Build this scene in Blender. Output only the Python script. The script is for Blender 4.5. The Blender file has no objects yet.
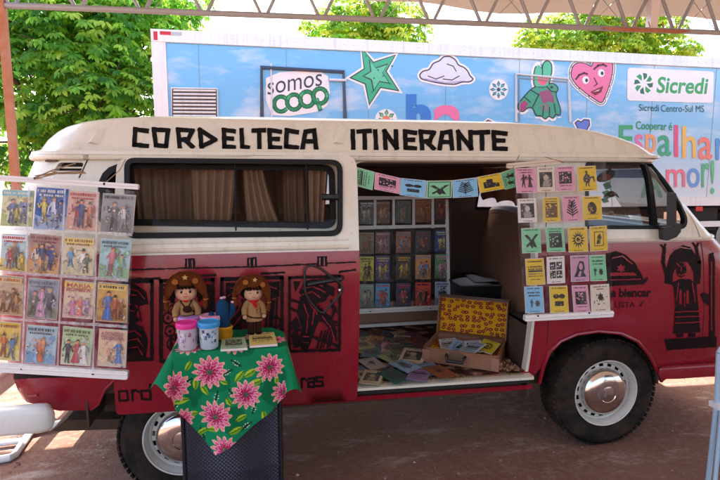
import bpy, bmesh, math, random
from mathutils import Vector, Matrix, noise
from mathutils.geometry import delaunay_2d_cdt, tessellate_polygon
R = math.radians
sc = bpy.context.scene
col = sc.collection

# ------------------------------------------------------------------ camera, sky, sun, exposure
CAM = Vector((-1.9015, -2.6003, 1.596)); YAW, PITCH, FPX = 0.15993, 0.12206, 520.0
cd = bpy.data.cameras.new('camera'); cam = bpy.data.objects.new('camera', cd); col.objects.link(cam)
cd.sensor_width = 36; cd.lens = 36*FPX/720; cd.clip_start = .05; cd.clip_end = 2000
cam.location = CAM; cam.rotation_euler = (R(90)-PITCH, 0, -YAW); sc.camera = cam
SUN_DIR = Vector((-.10, .70, 1.0)).normalized()
w = bpy.data.worlds.new('World'); sc.world = w; w.use_nodes = True
nt = w.node_tree; sky = nt.nodes.new('ShaderNodeTexSky'); sky.sky_type = 'NISHITA'; sky.sun_disc = False
sky.sun_elevation = math.asin(SUN_DIR.z); sky.sun_rotation = math.atan2(SUN_DIR.x, SUN_DIR.y)
sky.dust_density = 4.0; sky.air_density = 1.0; sky.ozone_density = 1.0
nt.links.new(sky.outputs[0], nt.nodes['Background'].inputs[0]); nt.nodes['Background'].inputs[1].default_value = .15
sl = bpy.data.lights.new('sun', 'SUN'); sl.energy = 4.2; sl.angle = R(.5); sl.color = (1, .95, .87)
so = bpy.data.objects.new('sun', sl); col.objects.link(so); so.location = (0, 0, 30)
so.rotation_euler = SUN_DIR.to_track_quat('Z', 'Y').to_euler()
sc.view_settings.view_transform = 'Standard'; sc.view_settings.look = 'None'
sc.view_settings.exposure = 2.35; sc.view_settings.gamma = 1; sc.view_settings.use_curve_mapping = False
sc.render.engine = 'CYCLES'
sc.cycles.max_bounces = 10; sc.cycles.transparent_max_bounces = 24; sc.cycles.diffuse_bounces = 5
sc.cycles.use_denoising = True

# ------------------------------------------------------------------ pixel <-> place
_f = Vector((math.sin(YAW)*math.cos(PITCH), math.cos(YAW)*math.cos(PITCH), -math.sin(PITCH)))
_r = Vector((math.cos(YAW), -math.sin(YAW), 0)); _u = _r.cross(_f)
def ray(x, y): return _f*FPX + _r*(x-360) - _u*(y-240)
def proj(p):
    d = Vector(p)-CAM; z = d.dot(_f)
    return 360+FPX*d.dot(_r)/z, 240-FPX*d.dot(_u)/z
def onY(x, y, Y):
    d = ray(x, y); return CAM + d*((Y-CAM.y)/d.y)
def onZ(x, y, Z):
    d = ray(x, y); return CAM + d*((Z-CAM.z)/d.z)

# ------------------------------------------------------------------ surfaces: pt(u, v, off) and its inverse from a view ray
class Surf:
    def __init__(self, fn, u0=0., v0=1.): self.fn, self.u0, self.v0 = fn, u0, v0
    def pt(self, u, v, off=0.): return Vector(self.fn(u, v, off))
    def uv(self, x, y, off=0.):
        u, v = self.u0, self.v0
        for _ in range(14):
            a = proj(self.pt(u, v, off)); e = 1e-3
            b = proj(self.pt(u+e, v, off)); c = proj(self.pt(u, v+e, off))
            j11, j21 = (b[0]-a[0])/e, (b[1]-a[1])/e; j12, j22 = (c[0]-a[0])/e, (c[1]-a[1])/e
            D = j11*j22-j12*j21
            if abs(D) < 1e-9: break
            rx, ry = x-a[0], y-a[1]
            du, dv = (rx*j22-ry*j12)/D, (ry*j11-rx*j21)/D
            m = max(abs(du), abs(dv), .4)/.4
            u += du/m; v += dv/m
            if abs(rx)+abs(ry) < .01: break
        return u, v
    def at(self, x, y, off=0.): return self.pt(*self.uv(x, y), off)
def plane(o, a, b):
    o, a, b = Vector(o), Vector(a).normalized(), Vector(b).normalized(); n = a.cross(b).normalized()
    return Surf(lambda u, v, k: o+a*u+b*v+n*k, 0, 0)

# ------------------------------------------------------------------ colours and materials
def hx(h, k=1.):
    h = h.lstrip('#'); c = [int(h[i:i+2], 16)/255 for i in (0, 2, 4)]
    return tuple(k*(x/12.92 if x <= .04045 else ((x+.055)/1.055)**2.4) for x in c)
def node_mat(name):
    m = bpy.data.materials.new(name); m.use_nodes = True
    return m, m.node_tree.nodes, m.node_tree.links, m.node_tree.nodes['Principled BSDF']
def mat(name, c, rough=.5, metal=0., var=.12, scale=8., bump=0., bscale=60., coat=0., spec=.5, dust=None, dustamt=.0, dscale=3., streak=0.):
    m, n, l, p = node_mat(name)
    tc = n.new('ShaderNodeTexCoord')
    p.inputs['Roughness'].default_value = rough; p.inputs['Metallic'].default_value = metal
    p.inputs['Coat Weight'].default_value = coat; p.inputs['Coat Roughness'].default_value = .08
    p.inputs['Specular IOR Level'].default_value = spec
    nz = n.new('ShaderNodeTexNoise'); nz.inputs['Scale'].default_value = scale; nz.inputs['Detail'].default_value = 6
    l.new(tc.outputs['Object'], nz.inputs['Vector'])
    mx = n.new('ShaderNodeMix'); mx.data_type = 'RGBA'
    mx.inputs[6].default_value = (*[x*(1-var) for x in c], 1); mx.inputs[7].default_value = (*[min(1, x*(1+var)) for x in c], 1)
    l.new(nz.outputs['Fac'], mx.inputs[0]); out = mx.outputs[2]
    if dust:
        n2 = n.new('ShaderNodeTexNoise'); n2.inputs['Scale'].default_value = dscale; n2.inputs['Detail'].default_value = 8; n2.inputs['Roughness'].default_value = .7
        l.new(tc.outputs['Object'], n2.inputs['Vector'])
        mr = n.new('ShaderNodeMapRange'); mr.inputs[1].default_value = .42; mr.inputs[2].default_value = .75; mr.inputs[4].default_value = dustamt
        l.new(n2.outputs['Fac'], mr.inputs[0])
        m2 = n.new('ShaderNodeMix'); m2.data_type = 'RGBA'; m2.inputs[7].default_value = (*dust, 1)
        l.new(out, m2.inputs[6]); l.new(mr.outputs[0], m2.inputs[0]); out = m2.outputs[2]
        ra = n.new('ShaderNodeMath'); ra.operation = 'MULTIPLY_ADD'; ra.inputs[1].default_value = .4; ra.inputs[2].default_value = rough
        l.new(mr.outputs[0], ra.inputs[0]); l.new(ra.outputs[0], p.inputs['Roughness'])
    if streak:      # rain-washed grime running down the panels
        mp = n.new('ShaderNodeMapping'); mp.inputs['Scale'].default_value = (22, 22, 1.3); l.new(tc.outputs['Object'], mp.inputs[0])
        n3 = n.new('ShaderNodeTexNoise'); n3.inputs['Scale'].default_value = 1.; n3.inputs['Detail'].default_value = 7; n3.inputs['Roughness'].default_value = .65; l.new(mp.outputs[0], n3.inputs['Vector'])
        m3 = n.new('ShaderNodeMapRange'); m3.inputs[1].default_value = .50; m3.inputs[2].default_value = .78; m3.inputs[4].default_value = streak; l.new(n3.outputs['Fac'], m3.inputs[0])
        x3 = n.new('ShaderNodeMix'); x3.data_type = 'RGBA'; x3.inputs[7].default_value = (.10, .07, .05, 1); l.new(out, x3.inputs[6]); l.new(m3.outputs[0], x3.inputs[0]); out = x3.outputs[2]
        n4 = n.new('ShaderNodeTexNoise'); n4.inputs['Scale'].default_value = 70; n4.inputs['Detail'].default_value = 3; l.new(tc.outputs['Object'], n4.inputs['Vector'])
        m4 = n.new('ShaderNodeMapRange'); m4.inputs[1].default_value = .70; m4.inputs[2].default_value = .74; m4.inputs[4].default_value = .55; l.new(n4.outputs['Fac'], m4.inputs[0])
        x4 = n.new('ShaderNodeMix'); x4.data_type = 'RGBA'; x4.inputs[7].default_value = (.16, .10, .07, 1); l.new(out, x4.inputs[6]); l.new(m4.outputs[0], x4.inputs[0]); out = x4.outputs[2]
    l.new(out, p.inputs['Base Color'])
    if bump:
        nb = n.new('ShaderNodeTexNoise'); nb.inputs['Scale'].default_value = bscale; nb.inputs['Detail'].default_value = 4
        l.new(tc.outputs['Object'], nb.inputs['Vector'])
        bp = n.new('ShaderNodeBump'); bp.inputs['Strength'].default_value = bump; bp.inputs['Distance'].default_value = .01
        l.new(nb.outputs['Fac'], bp.inputs['Height']); l.new(bp.outputs[0], p.inputs['Normal'])
    return m
def print_mat(name, rough=.55, trans=0., wear=.12, spec=.4, bump=0., bscale=400.):
    m, n, l, p = node_mat(name)
    a = n.new('ShaderNodeAttribute'); a.attribute_name = 'Col'
    tc = n.new('ShaderNodeTexCoord'); nz = n.new('ShaderNodeTexNoise'); nz.inputs['Scale'].default_value = 35; nz.inputs['Detail'].default_value = 5
    l.new(tc.outputs['Object'], nz.inputs['Vector'])
    mr = n.new('ShaderNodeMapRange'); mr.inputs[3].default_value = 1-wear; mr.inputs[4].default_value = 1+wear
    l.new(nz.outputs['Fac'], mr.inputs[0])
    mx = n.new('ShaderNodeVectorMath'); mx.operation = 'SCALE'
    l.new(a.outputs['Color'], mx.inputs[0]); l.new(mr.outputs[0], mx.inputs['Scale'])
    l.new(mx.outputs[0], p.inputs['Base Color'])
    p.inputs['Roughness'].default_value = rough; p.inputs['Specular IOR Level'].default_value = spec
    if bump:
        nb = n.new('ShaderNodeTexNoise'); nb.inputs['Scale'].default_value = bscale; nb.inputs['Detail'].default_value = 5; nb.inputs['Roughness'].default_value = .7; l.new(tc.outputs['Object'], nb.inputs['Vector'])
        bp = n.new('ShaderNodeBump'); bp.inputs['Strength'].default_value = bump; bp.inputs['Distance'].default_value = .006; l.new(nb.outputs['Fac'], bp.inputs['Height']); l.new(bp.outputs[0], p.inputs['Normal'])
    if trans:
        t = n.new('ShaderNodeBsdfTranslucent'); l.new(mx.outputs[0], t.inputs[0])
        ms = n.new('ShaderNodeMixShader'); ms.inputs[0].default_value = trans
        l.new(p.outputs[0], ms.inputs[1]); l.new(t.outputs[0], ms.inputs[2])
        l.new(ms.outputs[0], n['Material Output'].inputs[0])
    return m
def glass_mat(name, tint=(.9, .93, .92), gloss=.05, rough=.02, k=.6):
    m, n, l, p = node_mat(name); n.remove(p)
    t = n.new('ShaderNodeBsdfTransparent'); t.inputs[0].default_value = (*tint, 1)
    g = n.new('ShaderNodeBsdfGlossy'); g.inputs['Roughness'].default_value = rough
    lw = n.new('ShaderNodeLayerWeight'); lw.inputs['Blend'].default_value = .25
    ma = n.new('ShaderNodeMath'); ma.operation = 'MULTIPLY_ADD'; ma.inputs[1].default_value = k; ma.inputs[2].default_value = gloss
    l.new(lw.outputs['Fresnel'], ma.inputs[0])
    ms = n.new('ShaderNodeMixShader'); l.new(ma.outputs[0], ms.inputs[0]); l.new(t.outputs[0], ms.inputs[1]); l.new(g.outputs[0], ms.inputs[2])
    l.new(ms.outputs[0], n['Material Output'].inputs[0]); return m
def plastic_mat(name, lo, hi, scale=9., white=(.75, .76, .77)):
    # clear crinkled film: mostly see-through, milky where it creases, glossy
    m, n, l, p = node_mat(name)
    p.inputs['Base Color'].default_value = (*white, 1); p.inputs['Roughness'].default_value = .18; p.inputs['Specular IOR Level'].default_value = .9
    tc = n.new('ShaderNodeTexCoord'); mp = n.new('ShaderNodeMapping'); mp.inputs['Scale'].default_value = (1.5, 1, .8)
    l.new(tc.outputs['Object'], mp.inputs[0])
    nz = n.new('ShaderNodeTexNoise'); nz.inputs['Scale'].default_value = scale; nz.inputs['Detail'].default_value = 8; nz.inputs['Roughness'].default_value = .65; nz.inputs['Distortion'].default_value = 1.5
    l.new(mp.outputs[0], nz.inputs['Vector'])
    mr = n.new('ShaderNodeMapRange'); mr.inputs[1].default_value = .42; mr.inputs[2].default_value = .70; mr.inputs[3].default_value = lo; mr.inputs[4].default_value = hi
    l.new(nz.outputs['Fac'], mr.inputs[0])
    bp = n.new('ShaderNodeBump'); bp.inputs['Strength'].default_value = .9; bp.inputs['Distance'].default_value = .02
    l.new(nz.outputs['Fac'], bp.inputs['Height']); l.new(bp.outputs[0], p.inputs['Normal'])
    t = n.new('ShaderNodeBsdfTransparent'); ms = n.new('ShaderNodeMixShader')
    l.new(mr.outputs[0], ms.inputs[0]); l.new(t.outputs[0], ms.inputs[1]); l.new(p.outputs[0], ms.inputs[2])
    l.new(ms.outputs[0], n['Material Output'].inputs[0]); return m

M = {}
M['cream'] = mat('cream_paint', (.70, .675, .555), .30, var=.05, scale=3, bump=.02, bscale=14, coat=.35, dust=(.42, .33, .24), dustamt=.14, dscale=2.2, streak=.22)
M['red'] = mat('red_paint', (.27, .006, .020), .26, var=.10, scale=4, bump=.03, bscale=11, coat=.45, spec=.4, dust=(.22, .07, .05), dustamt=.18, dscale=2.0, streak=.30)
M['black_paint'] = mat('black_brush_paint', (.007, .0065, .0065), .7, var=.4, scale=25, spec=.12)
M['wood_cut'] = mat('faded_black_paint', (.009, .006, .007), .62, var=.6, scale=18, spec=.15, dust=(.07, .010, .014), dustamt=.32, dscale=18)
M['letter_red'] = mat('brushed_black_paint', (.012, .006, .007), .6, var=.4, scale=25, spec=.15)
M['rubber'] = mat('black_rubber', (.006, .006, .0065), .5, var=.25, scale=30, bump=.05, spec=.25)
M['tyre'] = mat('tyre_rubber', (.009, .0085, .008), .8, var=.3, scale=14, bump=.15, bscale=90, spec=.2, dust=(.13, .075, .05), dustamt=.5, dscale=6)
M['rim'] = mat('rim_paint', (.62, .60, .55), .4, var=.08, scale=9, dust=(.3, .2, .14), dustamt=.35, dscale=7)
M['chrome'] = mat('chrome', (.72, .70, .67), .13, metal=1, var=.06, scale=7)
M['dark'] = mat('dark_void', (.016, .014, .012), .8, var=.3)
M['well'] = mat('dusty_underside', (.060, .036, .022), .85, var=.4, scale=10, bump=.3, bscale=30, dust=(.12, .06, .04), dustamt=.5, dscale=5)
M['liner'] = mat('brown_liner', (.085, .045, .03), .6, var=.2, scale=6, bump=.05, bscale=120)
M['vinyl'] = mat('brown_vinyl', (.27, .135, .085), .5, var=.18, scale=4, bump=.08, bscale=45)
M['glass'] = glass_mat('window_glass')
M['glass_dark'] = glass_mat('door_glass', (.86, .84, .81), .0, k=.35)
M['white_plastic'] = mat('white_bumper', (.74, .74, .69), .38, var=.05, scale=5, coat=.2, dust=(.5, .42, .33), dustamt=.3, dscale=4)
M['white_rail'] = mat('white_rail', (.78, .77, .74), .4, var=.05, scale=8, dust=(.5, .45, .4), dustamt=.25, dscale=9)
M['beige_rail'] = mat('beige_rail', (.62, .53, .42), .5, var=.08, scale=8)
M['curtain'] = mat('curtain_cloth', (.30, .20, .135), .9, var=.25, scale=12, bump=.1, bscale=200, spec=.1)
M['black_plastic'] = mat('black_plastic', (.007, .007, .008), .45, var=.2)
M['steel'] = mat('grey_steel', (.33, .37, .39), .5, metal=.3, var=.2, scale=6, dust=(.2, .15, .12), dustamt=.35, dscale=6)
M['rust'] = mat('rusty_pole', (.40, .15, .065), .75, var=.25, scale=7, dust=(.52, .36, .26), dustamt=.7, dscale=4)
def canopy_mat():
    m = mat('canopy_cloth', (.50, .43, .36), .85, var=.1, scale=2, spec=.1); n, l = m.node_tree.nodes, m.node_tree.links
    t = n.new('ShaderNodeBsdfTranslucent'); t.inputs[0].default_value = (.55, .46, .38, 1); ms = n.new('ShaderNodeMixShader'); ms.inputs[0].default_value = .05
    l.new(n['Principled BSDF'].outputs[0], ms.inputs[1]); l.new(t.outputs[0], ms.inputs[2]); l.new(ms.outputs[0], n['Material Output'].inputs[0]); return m
M['canopy'] = canopy_mat()
M['white_steel'] = mat('white_tube', (.74, .73, .72), .4, var=.06)
M['blue_steel'] = mat('pale_blue_tube', (.36, .50, .62), .4, var=.08, dust=(.6, .62, .6), dustamt=.3, dscale=9)
M['rope'] = mat('twine', (.30, .19, .10), .9, var=.3, scale=60)
M['print'] = print_mat('printed_paper')
M['gloss'] = print_mat('glossy_print', .32)
M['felt'] = print_mat('felt', .95, wear=.28, spec=.1, bump=.9, bscale=260.)
M['cloth'] = print_mat('printed_cotton', .85, wear=.14, spec=.15, bump=.35, bscale=90.)
M['leaf'] = print_mat('leaf', .36, trans=.62, wear=.2, spec=.45)
M['bark'] = mat('bark', (.12, .075, .05), .9, var=.35, scale=9, bump=.5, bscale=14)
M['film'] = plastic_mat('clear_film', .02, .26)
M['film_dim'] = plastic_mat('clear_film_dim', .01, .14, 8.)
M['seam'] = plastic_mat('film_seam', .35, .8, 14.)
M['tan'] = mat('brown_leather', (.24, .105, .055), .5, var=.2, scale=9, bump=.1, bscale=90)
M['brass'] = mat('dull_latch', (.16, .12, .07), .4, metal=.7, var=.2)

# ------------------------------------------------------------------ mesh builder
class MB:
    def __init__(s): s.v, s.f, s.m, s.c, s.sm = [], [], [], [], []
    def add(s, vs, fs, mi=0, c=None, smooth=False):
        o = len(s.v); s.v += [Vector(p) for p in vs]
        for f in fs: s.f.append([o+i for i in f]); s.m.append(mi); s.c.append(c); s.sm.append(smooth)
        return o
    def box(s, lo, hi, mi=0, c=None, fr=None):
        x0, y0, z0 = lo; x1, y1, z1 = hi
        vs = [Vector(p) for p in ((x0, y0, z0), (x1, y0, z0), (x1, y1, z0), (x0, y1, z0), (x0, y0, z1), (x1, y0, z1), (x1, y1, z1), (x0, y1, z1))]
        if fr is not None: vs = [fr @ p for p in vs]
        s.add(vs, [(3, 2, 1, 0), (4, 5, 6, 7), (0, 1, 5, 4), (1, 2, 6, 5), (2, 3, 7, 6), (3, 0, 4, 7)], mi, c)
    def tube(s, pts, r, n=8, mi=0, c=None, closed=False, cap=True):
        pts = [Vector(p) for p in pts]; N = len(pts); rs = r if isinstance(r, (list, tuple)) else [r]*N
        vs = []; up = Vector((.123, .21, .97))
        for i, p in enumerate(pts):
            a = pts[(i-1) % N] if (closed or i) else p; b = pts[(i+1) % N] if (closed or i < N-1) else p
            t = (b-a).normalized()
            if abs(t.dot(up)) > .98: up = Vector((.97, .2, .1))
            x = (up-t*t.dot(up)).normalized(); y = t.cross(x); up = x
            for k in range(n):
                q = 2*math.pi*k/n; vs.append(p+(x*math.cos(q)+y*math.sin(q))*rs[i])
        fs = []
        for i in range(N if closed else N-1):
            j = (i+1) % N
            for k in range(n): fs.append((i*n+k, i*n+(k+1) % n, j*n+(k+1) % n, j*n+k))
        s.add(vs, fs, mi, c, True)
        if cap and not closed:
            s.add(vs[:n][::-1], [tuple(range(n))], mi, c); s.add(vs[-n:], [tuple(range(n))], mi, c)
    def lathe(s, prof, o, ax=(0, 0, 1), n=24, mi=0, c=None, smooth=True, sc_=(1, 1)):
        o, ax = Vector(o), Vector(ax).normalized()
        x = ax.orthogonal().normalized() if abs(ax.z) < .9 else Vector((1, 0, 0)); x = (x-ax*x.dot(ax)).normalized(); y = ax.cross(x)
        vs = []
        for rr, h in prof:
            for k in range(n):
                q = 2*math.pi*k/n; vs.append(o+ax*h+x*(math.cos(q)*rr*sc_[0])+y*(math.sin(q)*rr*sc_[1]))
        fs = [(i*n+k, i*n+(k+1) % n, (i+1)*n+(k+1) % n, (i+1)*n+k) for i in range(len(prof)-1) for k in range(n)]
        s.add(vs, fs, mi, c, smooth)
    def ball(s, o, r, n=16, mi=0, c=None, fr=None):
        o = Vector(o); rx, ry, rz = r if isinstance(r, (tuple, list)) else (r, r, r); vs = []; h = n//2
        for i in range(h+1):
            a = math.pi*i/h-math.pi/2
            for k in range(n):
                q = 2*math.pi*k/n; p = Vector((rx*math.cos(a)*math.cos(q), ry*math.cos(a)*math.sin(q), rz*math.sin(a)))
                vs.append(o+(fr @ p if fr is not None else p))
        s.add(vs, [(i*n+k, i*n+(k+1) % n, (i+1)*n+(k+1) % n, (i+1)*n+k) for i in range(h) for k in range(n)], mi, c, True)
    def grid(s, fn, nu, nv, mi=0, cf=None, smooth=True):
        vs = [fn(i/nu, j/nv) for j in range(nv+1) for i in range(nu+1)]
        o = len(s.v); s.v += [Vector(p) for p in vs]
        for j in range(nv):
            for i in range(nu):
                a = o+j*(nu+1)+i; s.f.append([a, a+1, a+nu+2, a+nu+1]); s.m.append(mi); s.sm.append(smooth)
                s.c.append(cf((i+.5)/nu, (j+.5)/nv) if cf else None)
    def build(s, name, mats, root=None, sharp=35, parent=None, weld=False):
        used = sorted({i for f in s.f for i in f})
        if len(used) < len(s.v):
            rm = {i: k for k, i in enumerate(used)}; s.v = [s.v[i] for i in used]; s.f = [[rm[i] for i in f] for f in s.f]
        me = bpy.data.meshes.new(name)
        o0 = (parent or root).get('_w', None) if (parent or root) is not None else None
        off = Vector(o0) if o0 is not None else Vector((0, 0, 0))
        me.from_pydata([tuple(p-off) for p in s.v], [], s.f)
        mats = mats if isinstance(mats, (list, tuple)) else [mats]
        for k in mats: me.materials.append(M[k] if isinstance(k, str) else k)
        me.polygons.foreach_set('material_index', s.m); me.polygons.foreach_set('use_smooth', s.sm)
        if any(c is not None for c in s.c):
            at = me.color_attributes.new('Col', 'FLOAT_COLOR', 'CORNER'); buf = []
            for f, c in zip(s.f, s.c): buf += [*(c or (.5, .5, .5)), 1.]*len(f)
            at.data.foreach_set('color', buf)
        if weld:
            b_ = bmesh.new(); b_.from_mesh(me); bmesh.ops.remove_doubles(b_, verts=b_.verts, dist=2e-5); b_.to_mesh(me); b_.free()
        if any(s.sm): me.set_sharp_from_angle(angle=R(sharp))
        me.update()
        o = bpy.data.objects.new(name, me); col.objects.link(o)
        if root is not None or parent is not None:
            o.parent = parent or root; o['_w'] = tuple(off)
            if parent is not None and parent.type == 'MESH': pass
        return o
roots = []
def thing(name, label, cat, loc=(0, 0, 0), group=None):
    o = bpy.data.objects.new(name, None); col.objects.link(o); o.location = loc; o.empty_display_size = .1
    o['label'] = label; o['category'] = cat; o['_w'] = tuple(loc)
    if group: o['group'] = group
    return o
def tag(o, label, cat, group=None):
    o['label'] = label; o['category'] = cat
    if group: o['group'] = group
    return o
def single(mb, name, mats, label, cat, loc, group=None, sharp=35):   # a thing that is one mesh, its origin at its base
    loc = Vector(loc)
    for i, p in enumerate(mb.v): mb.v[i] = p-loc
    o = mb.build(name, mats, sharp=sharp); o.location = loc
    return tag(o, label, cat, group)
def apart(mb, gap=0):      # the separate pieces of a builder, one builder each
    par = list(range(len(mb.v)))
    def fd(i):
        while par[i] != i: par[i] = par[par[i]]; i = par[i]
        return i
    for f in mb.f:
        for i in f[1:]: par[fd(i)] = fd(f[0])
    out = {}
    for k, f in enumerate(mb.f):
        b, ids = out.setdefault(fd(f[0]), (MB(), {}))
        for i in f:
            if i not in ids: ids[i] = len(b.v); b.v.append(mb.v[i])
        b.f.append([ids[i] for i in f]); b.m.append(mb.m[k]); b.c.append(mb.c[k]); b.sm.append(mb.sm[k])
    return [b for b, _ in out.values()]
def structure(o): o['kind'] = 'structure'; return o

# ------------------------------------------------------------------ 2-D polygons
def inside(p, poly):
    x, y = p; r = False; j = len(poly)-1
    for i in range(len(poly)):
        xi, yi = poly[i]; xj, yj = poly[j]
        if (yi > y) != (yj > y) and x < (xj-xi)*(y-yi)/(yj-yi)+xi: r = not r
        j = i
    return r
def resample(poly, sp, closed=True):
    out = []; n = len(poly)
    for i in range(n if closed else n-1):
        a, b = poly[i], poly[(i+1) % n]; k = max(1, round(math.dist(a, b)/sp))
        out += [(a[0]+(b[0]-a[0])*t/k, a[1]+(b[1]-a[1])*t/k) for t in range(k)]
    if not closed: out.append(tuple(poly[-1]))
    return out
def rounded(pts, r, n=5):
    out = []; N = len(pts); rs = r if isinstance(r, (list, tuple)) else [r]*N
    for i in range(N):
        p = Vector(pts[i]); a = Vector(pts[i-1])-p; b = Vector(pts[(i+1) % N])-p; rr = rs[i]
        if rr <= 0: out.append(tuple(p)); continue
        rr = min(rr, a.length*.48, b.length*.48); A = p+a.normalized()*rr; B = p+b.normalized()*rr
        for k in range(n+1):
            t = k/n; out.append(tuple(A*(1-t)**2+p*2*t*(1-t)+B*t*t))
    return out
def area(poly): return .5*sum(poly[i-1][0]*poly[i][1]-poly[i][0]*poly[i-1][1] for i in range(len(poly)))
def inset(poly, d):
    s = 1 if area(poly) > 0 else -1; out = []; N = len(poly)
    for i in range(N):
        a, p, b = Vector(poly[i-1]), Vector(poly[i]), Vector(poly[(i+1) % N])
        e1, e2 = (p-a), (b-p)
        if e1.length < 1e-7: e1 = e2
        if e2.length < 1e-7: e2 = e1
        n1 = Vector((-e1.y, e1.x)).normalized(); n2 = Vector((-e2.y, e2.x)).normalized()
        nn = (n1+n2); nn = nn/max(.4, nn.length**2/2) if nn.length > 1e-6 else n1
        out.append((p.x+s*d*nn.x, p.y+s*d*nn.y))
    return out
def sheet(mb, outline, holes, surf, off=0., sp=.06, mfn=None, lines=(), rim=0., rim_mat=None, c=None, smooth=True):
    loops = [resample(outline, sp)]+[resample(h, sp) for h in holes]
    vs, es, ids = [], [], []
    for L in loops:
        o = len(vs); ids.append(list(range(o, o+len(L)))); vs += L
        es += [(o+i, o+(i+1) % len(L)) for i in range(len(L))]
    for L in lines:
        L = resample(L, sp, False); o = len(vs); vs += L; es += [(o+i, o+i+1) for i in range(len(L)-1)]
    xs = [p[0] for p in loops[0]]; ys = [p[1] for p in loops[0]]
    bd = {}
    for p in vs: bd.setdefault((int(p[0]//sp), int(p[1]//sp)), []).append(p)
    gx = min(xs)+sp/2
    while gx < max(xs):
        gy = min(ys)+sp/2
        while gy < max(ys):
            q = (gx+.001*math.sin(gy*91), gy); ci, cj = int(gx//sp), int(gy//sp)
            if all(math.dist(q, b) > sp*.55 for a in (-1, 0, 1) for d in (-1, 0, 1) for b in bd.get((ci+a, cj+d), ())) and inside(q, loops[0]): vs.append(q)
            gy += sp
        gx += sp
    ov, _, of, om, _, _ = delaunay_2d_cdt([Vector(p) for p in vs], es, [], 0, 1e-6)
    base = len(mb.v); mb.v += [surf.pt(p[0], p[1], off) for p in ov]
    for f in of:
        q = (sum(ov[i][0] for i in f)/3, sum(ov[i][1] for i in f)/3)
        if not inside(q, loops[0]) or any(inside(q, h) for h in loops[1:]): continue
        a, b, d = [ov[i] for i in f]
        if (b[0]-a[0])*(d[1]-a[1])-(b[1]-a[1])*(d[0]-a[0]) < 0: f = f[::-1]
        mb.f.append([base+i for i in f]); mb.m.append(mfn(q) if mfn else 0); mb.c.append(c); mb.sm.append(smooth)
    if rim:
        for L in loops:
            n = len(L); A = [surf.pt(p[0], p[1], off) for p in L]; B = [surf.pt(p[0], p[1], off-rim) for p in L]
            o = len(mb.v); mb.v += A+B
            for i in range(n):
                j = (i+1) % n; mb.f.append([o+i, o+j, o+n+j, o+n+i]); mb.c.append(c); mb.sm.append(True)
                mb.m.append(rim_mat if rim_mat is not None else (mfn(L[i]) if mfn else 0))
def fill(mb, poly, fn, c=None, mi=0, holes=()):   # flat concave polygon through fn(x, y) -> point
    L = [[Vector((p[0], p[1], 0)) for p in poly]]+[[Vector((p[0], p[1], 0)) for p in h] for h in holes]
    flat = [p for l in L for p in l]
    try: tr = tessellate_polygon(L)
    except Exception: return
    pts = [fn(p.x, p.y) for p in flat]; fs = []
    for t in tr:
        a, b, d = [flat[i] for i in t]
        k = (b.x-a.x)*(d.y-a.y)-(b.y-a.y)*(d.x-a.x)
        if abs(k) < 1e-12: continue
        fs.append(tuple(t) if k > 0 else tuple(t[::-1]))
    mb.add(pts, fs, mi, c)
def stroke(pts, wd, closed=False):   # a brushed line as quads
    out = []; n = len(pts)
    for i in range(n if closed else n-1):
        a, b = Vector(pts[i]), Vector(pts[(i+1) % n]); t = b-a
        if t.length < 1e-9: continue
        t.normalize(); s = Vector((-t.y, t.x))*wd/2; e = t*wd*.45
        out.append([tuple(a-e-s), tuple(b+e-s), tuple(b+e+s), tuple(a-e+s)])
    return out
def circle(x, y, rx, ry=None, n=18, a0=0, a1=2*math.pi):
    ry = rx if ry is None else ry
    k = n if abs(a1-a0) > 6.2 else n+1
    return [(x+rx*math.cos(a0+(a1-a0)*i/n), y+ry*math.sin(a0+(a1-a0)*i/n)) for i in range(k)]
def star(x, y, r, r2=.42, n=5, rot=math.pi/2): return [(x+(r if i % 2 == 0 else r*r2)*math.cos(rot+math.pi*i/n), y+(r if i % 2 == 0 else r*r2)*math.sin(rot+math.pi*i/n)) for i in range(2*n)]
_tc = {}
def text_polys(s, bold=0.):
    k = (s, bold)
    if k in _tc: return _tc[k]
    cu = bpy.data.curves.new('t', 'FONT'); cu.body = s; cu.size = 1; cu.resolution_u = 4; cu.offset = bold; cu.dimensions = '2D'; cu.fill_mode = 'FRONT'
    o = bpy.data.objects.new('t', cu); col.objects.link(o); dg = bpy.context.evaluated_depsgraph_get(); me = o.evaluated_get(dg).to_mesh()
    V = [(v.co.x, v.co.y) for v in me.vertices]; F = [tuple(p.vertices) for p in me.polygons]
    o.evaluated_get(dg).to_mesh_clear(); bpy.data.objects.remove(o); bpy.data.curves.remove(cu)
    x0 = min(p[0] for p in V); x1 = max(p[0] for p in V); y0 = min(p[1] for p in V); y1 = max(p[1] for p in V)
    _tc[k] = ([((p[0]-x0)/(x1-x0), (p[1]-y0)/(y1-y0)) for p in V], F); return _tc[k]
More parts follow.
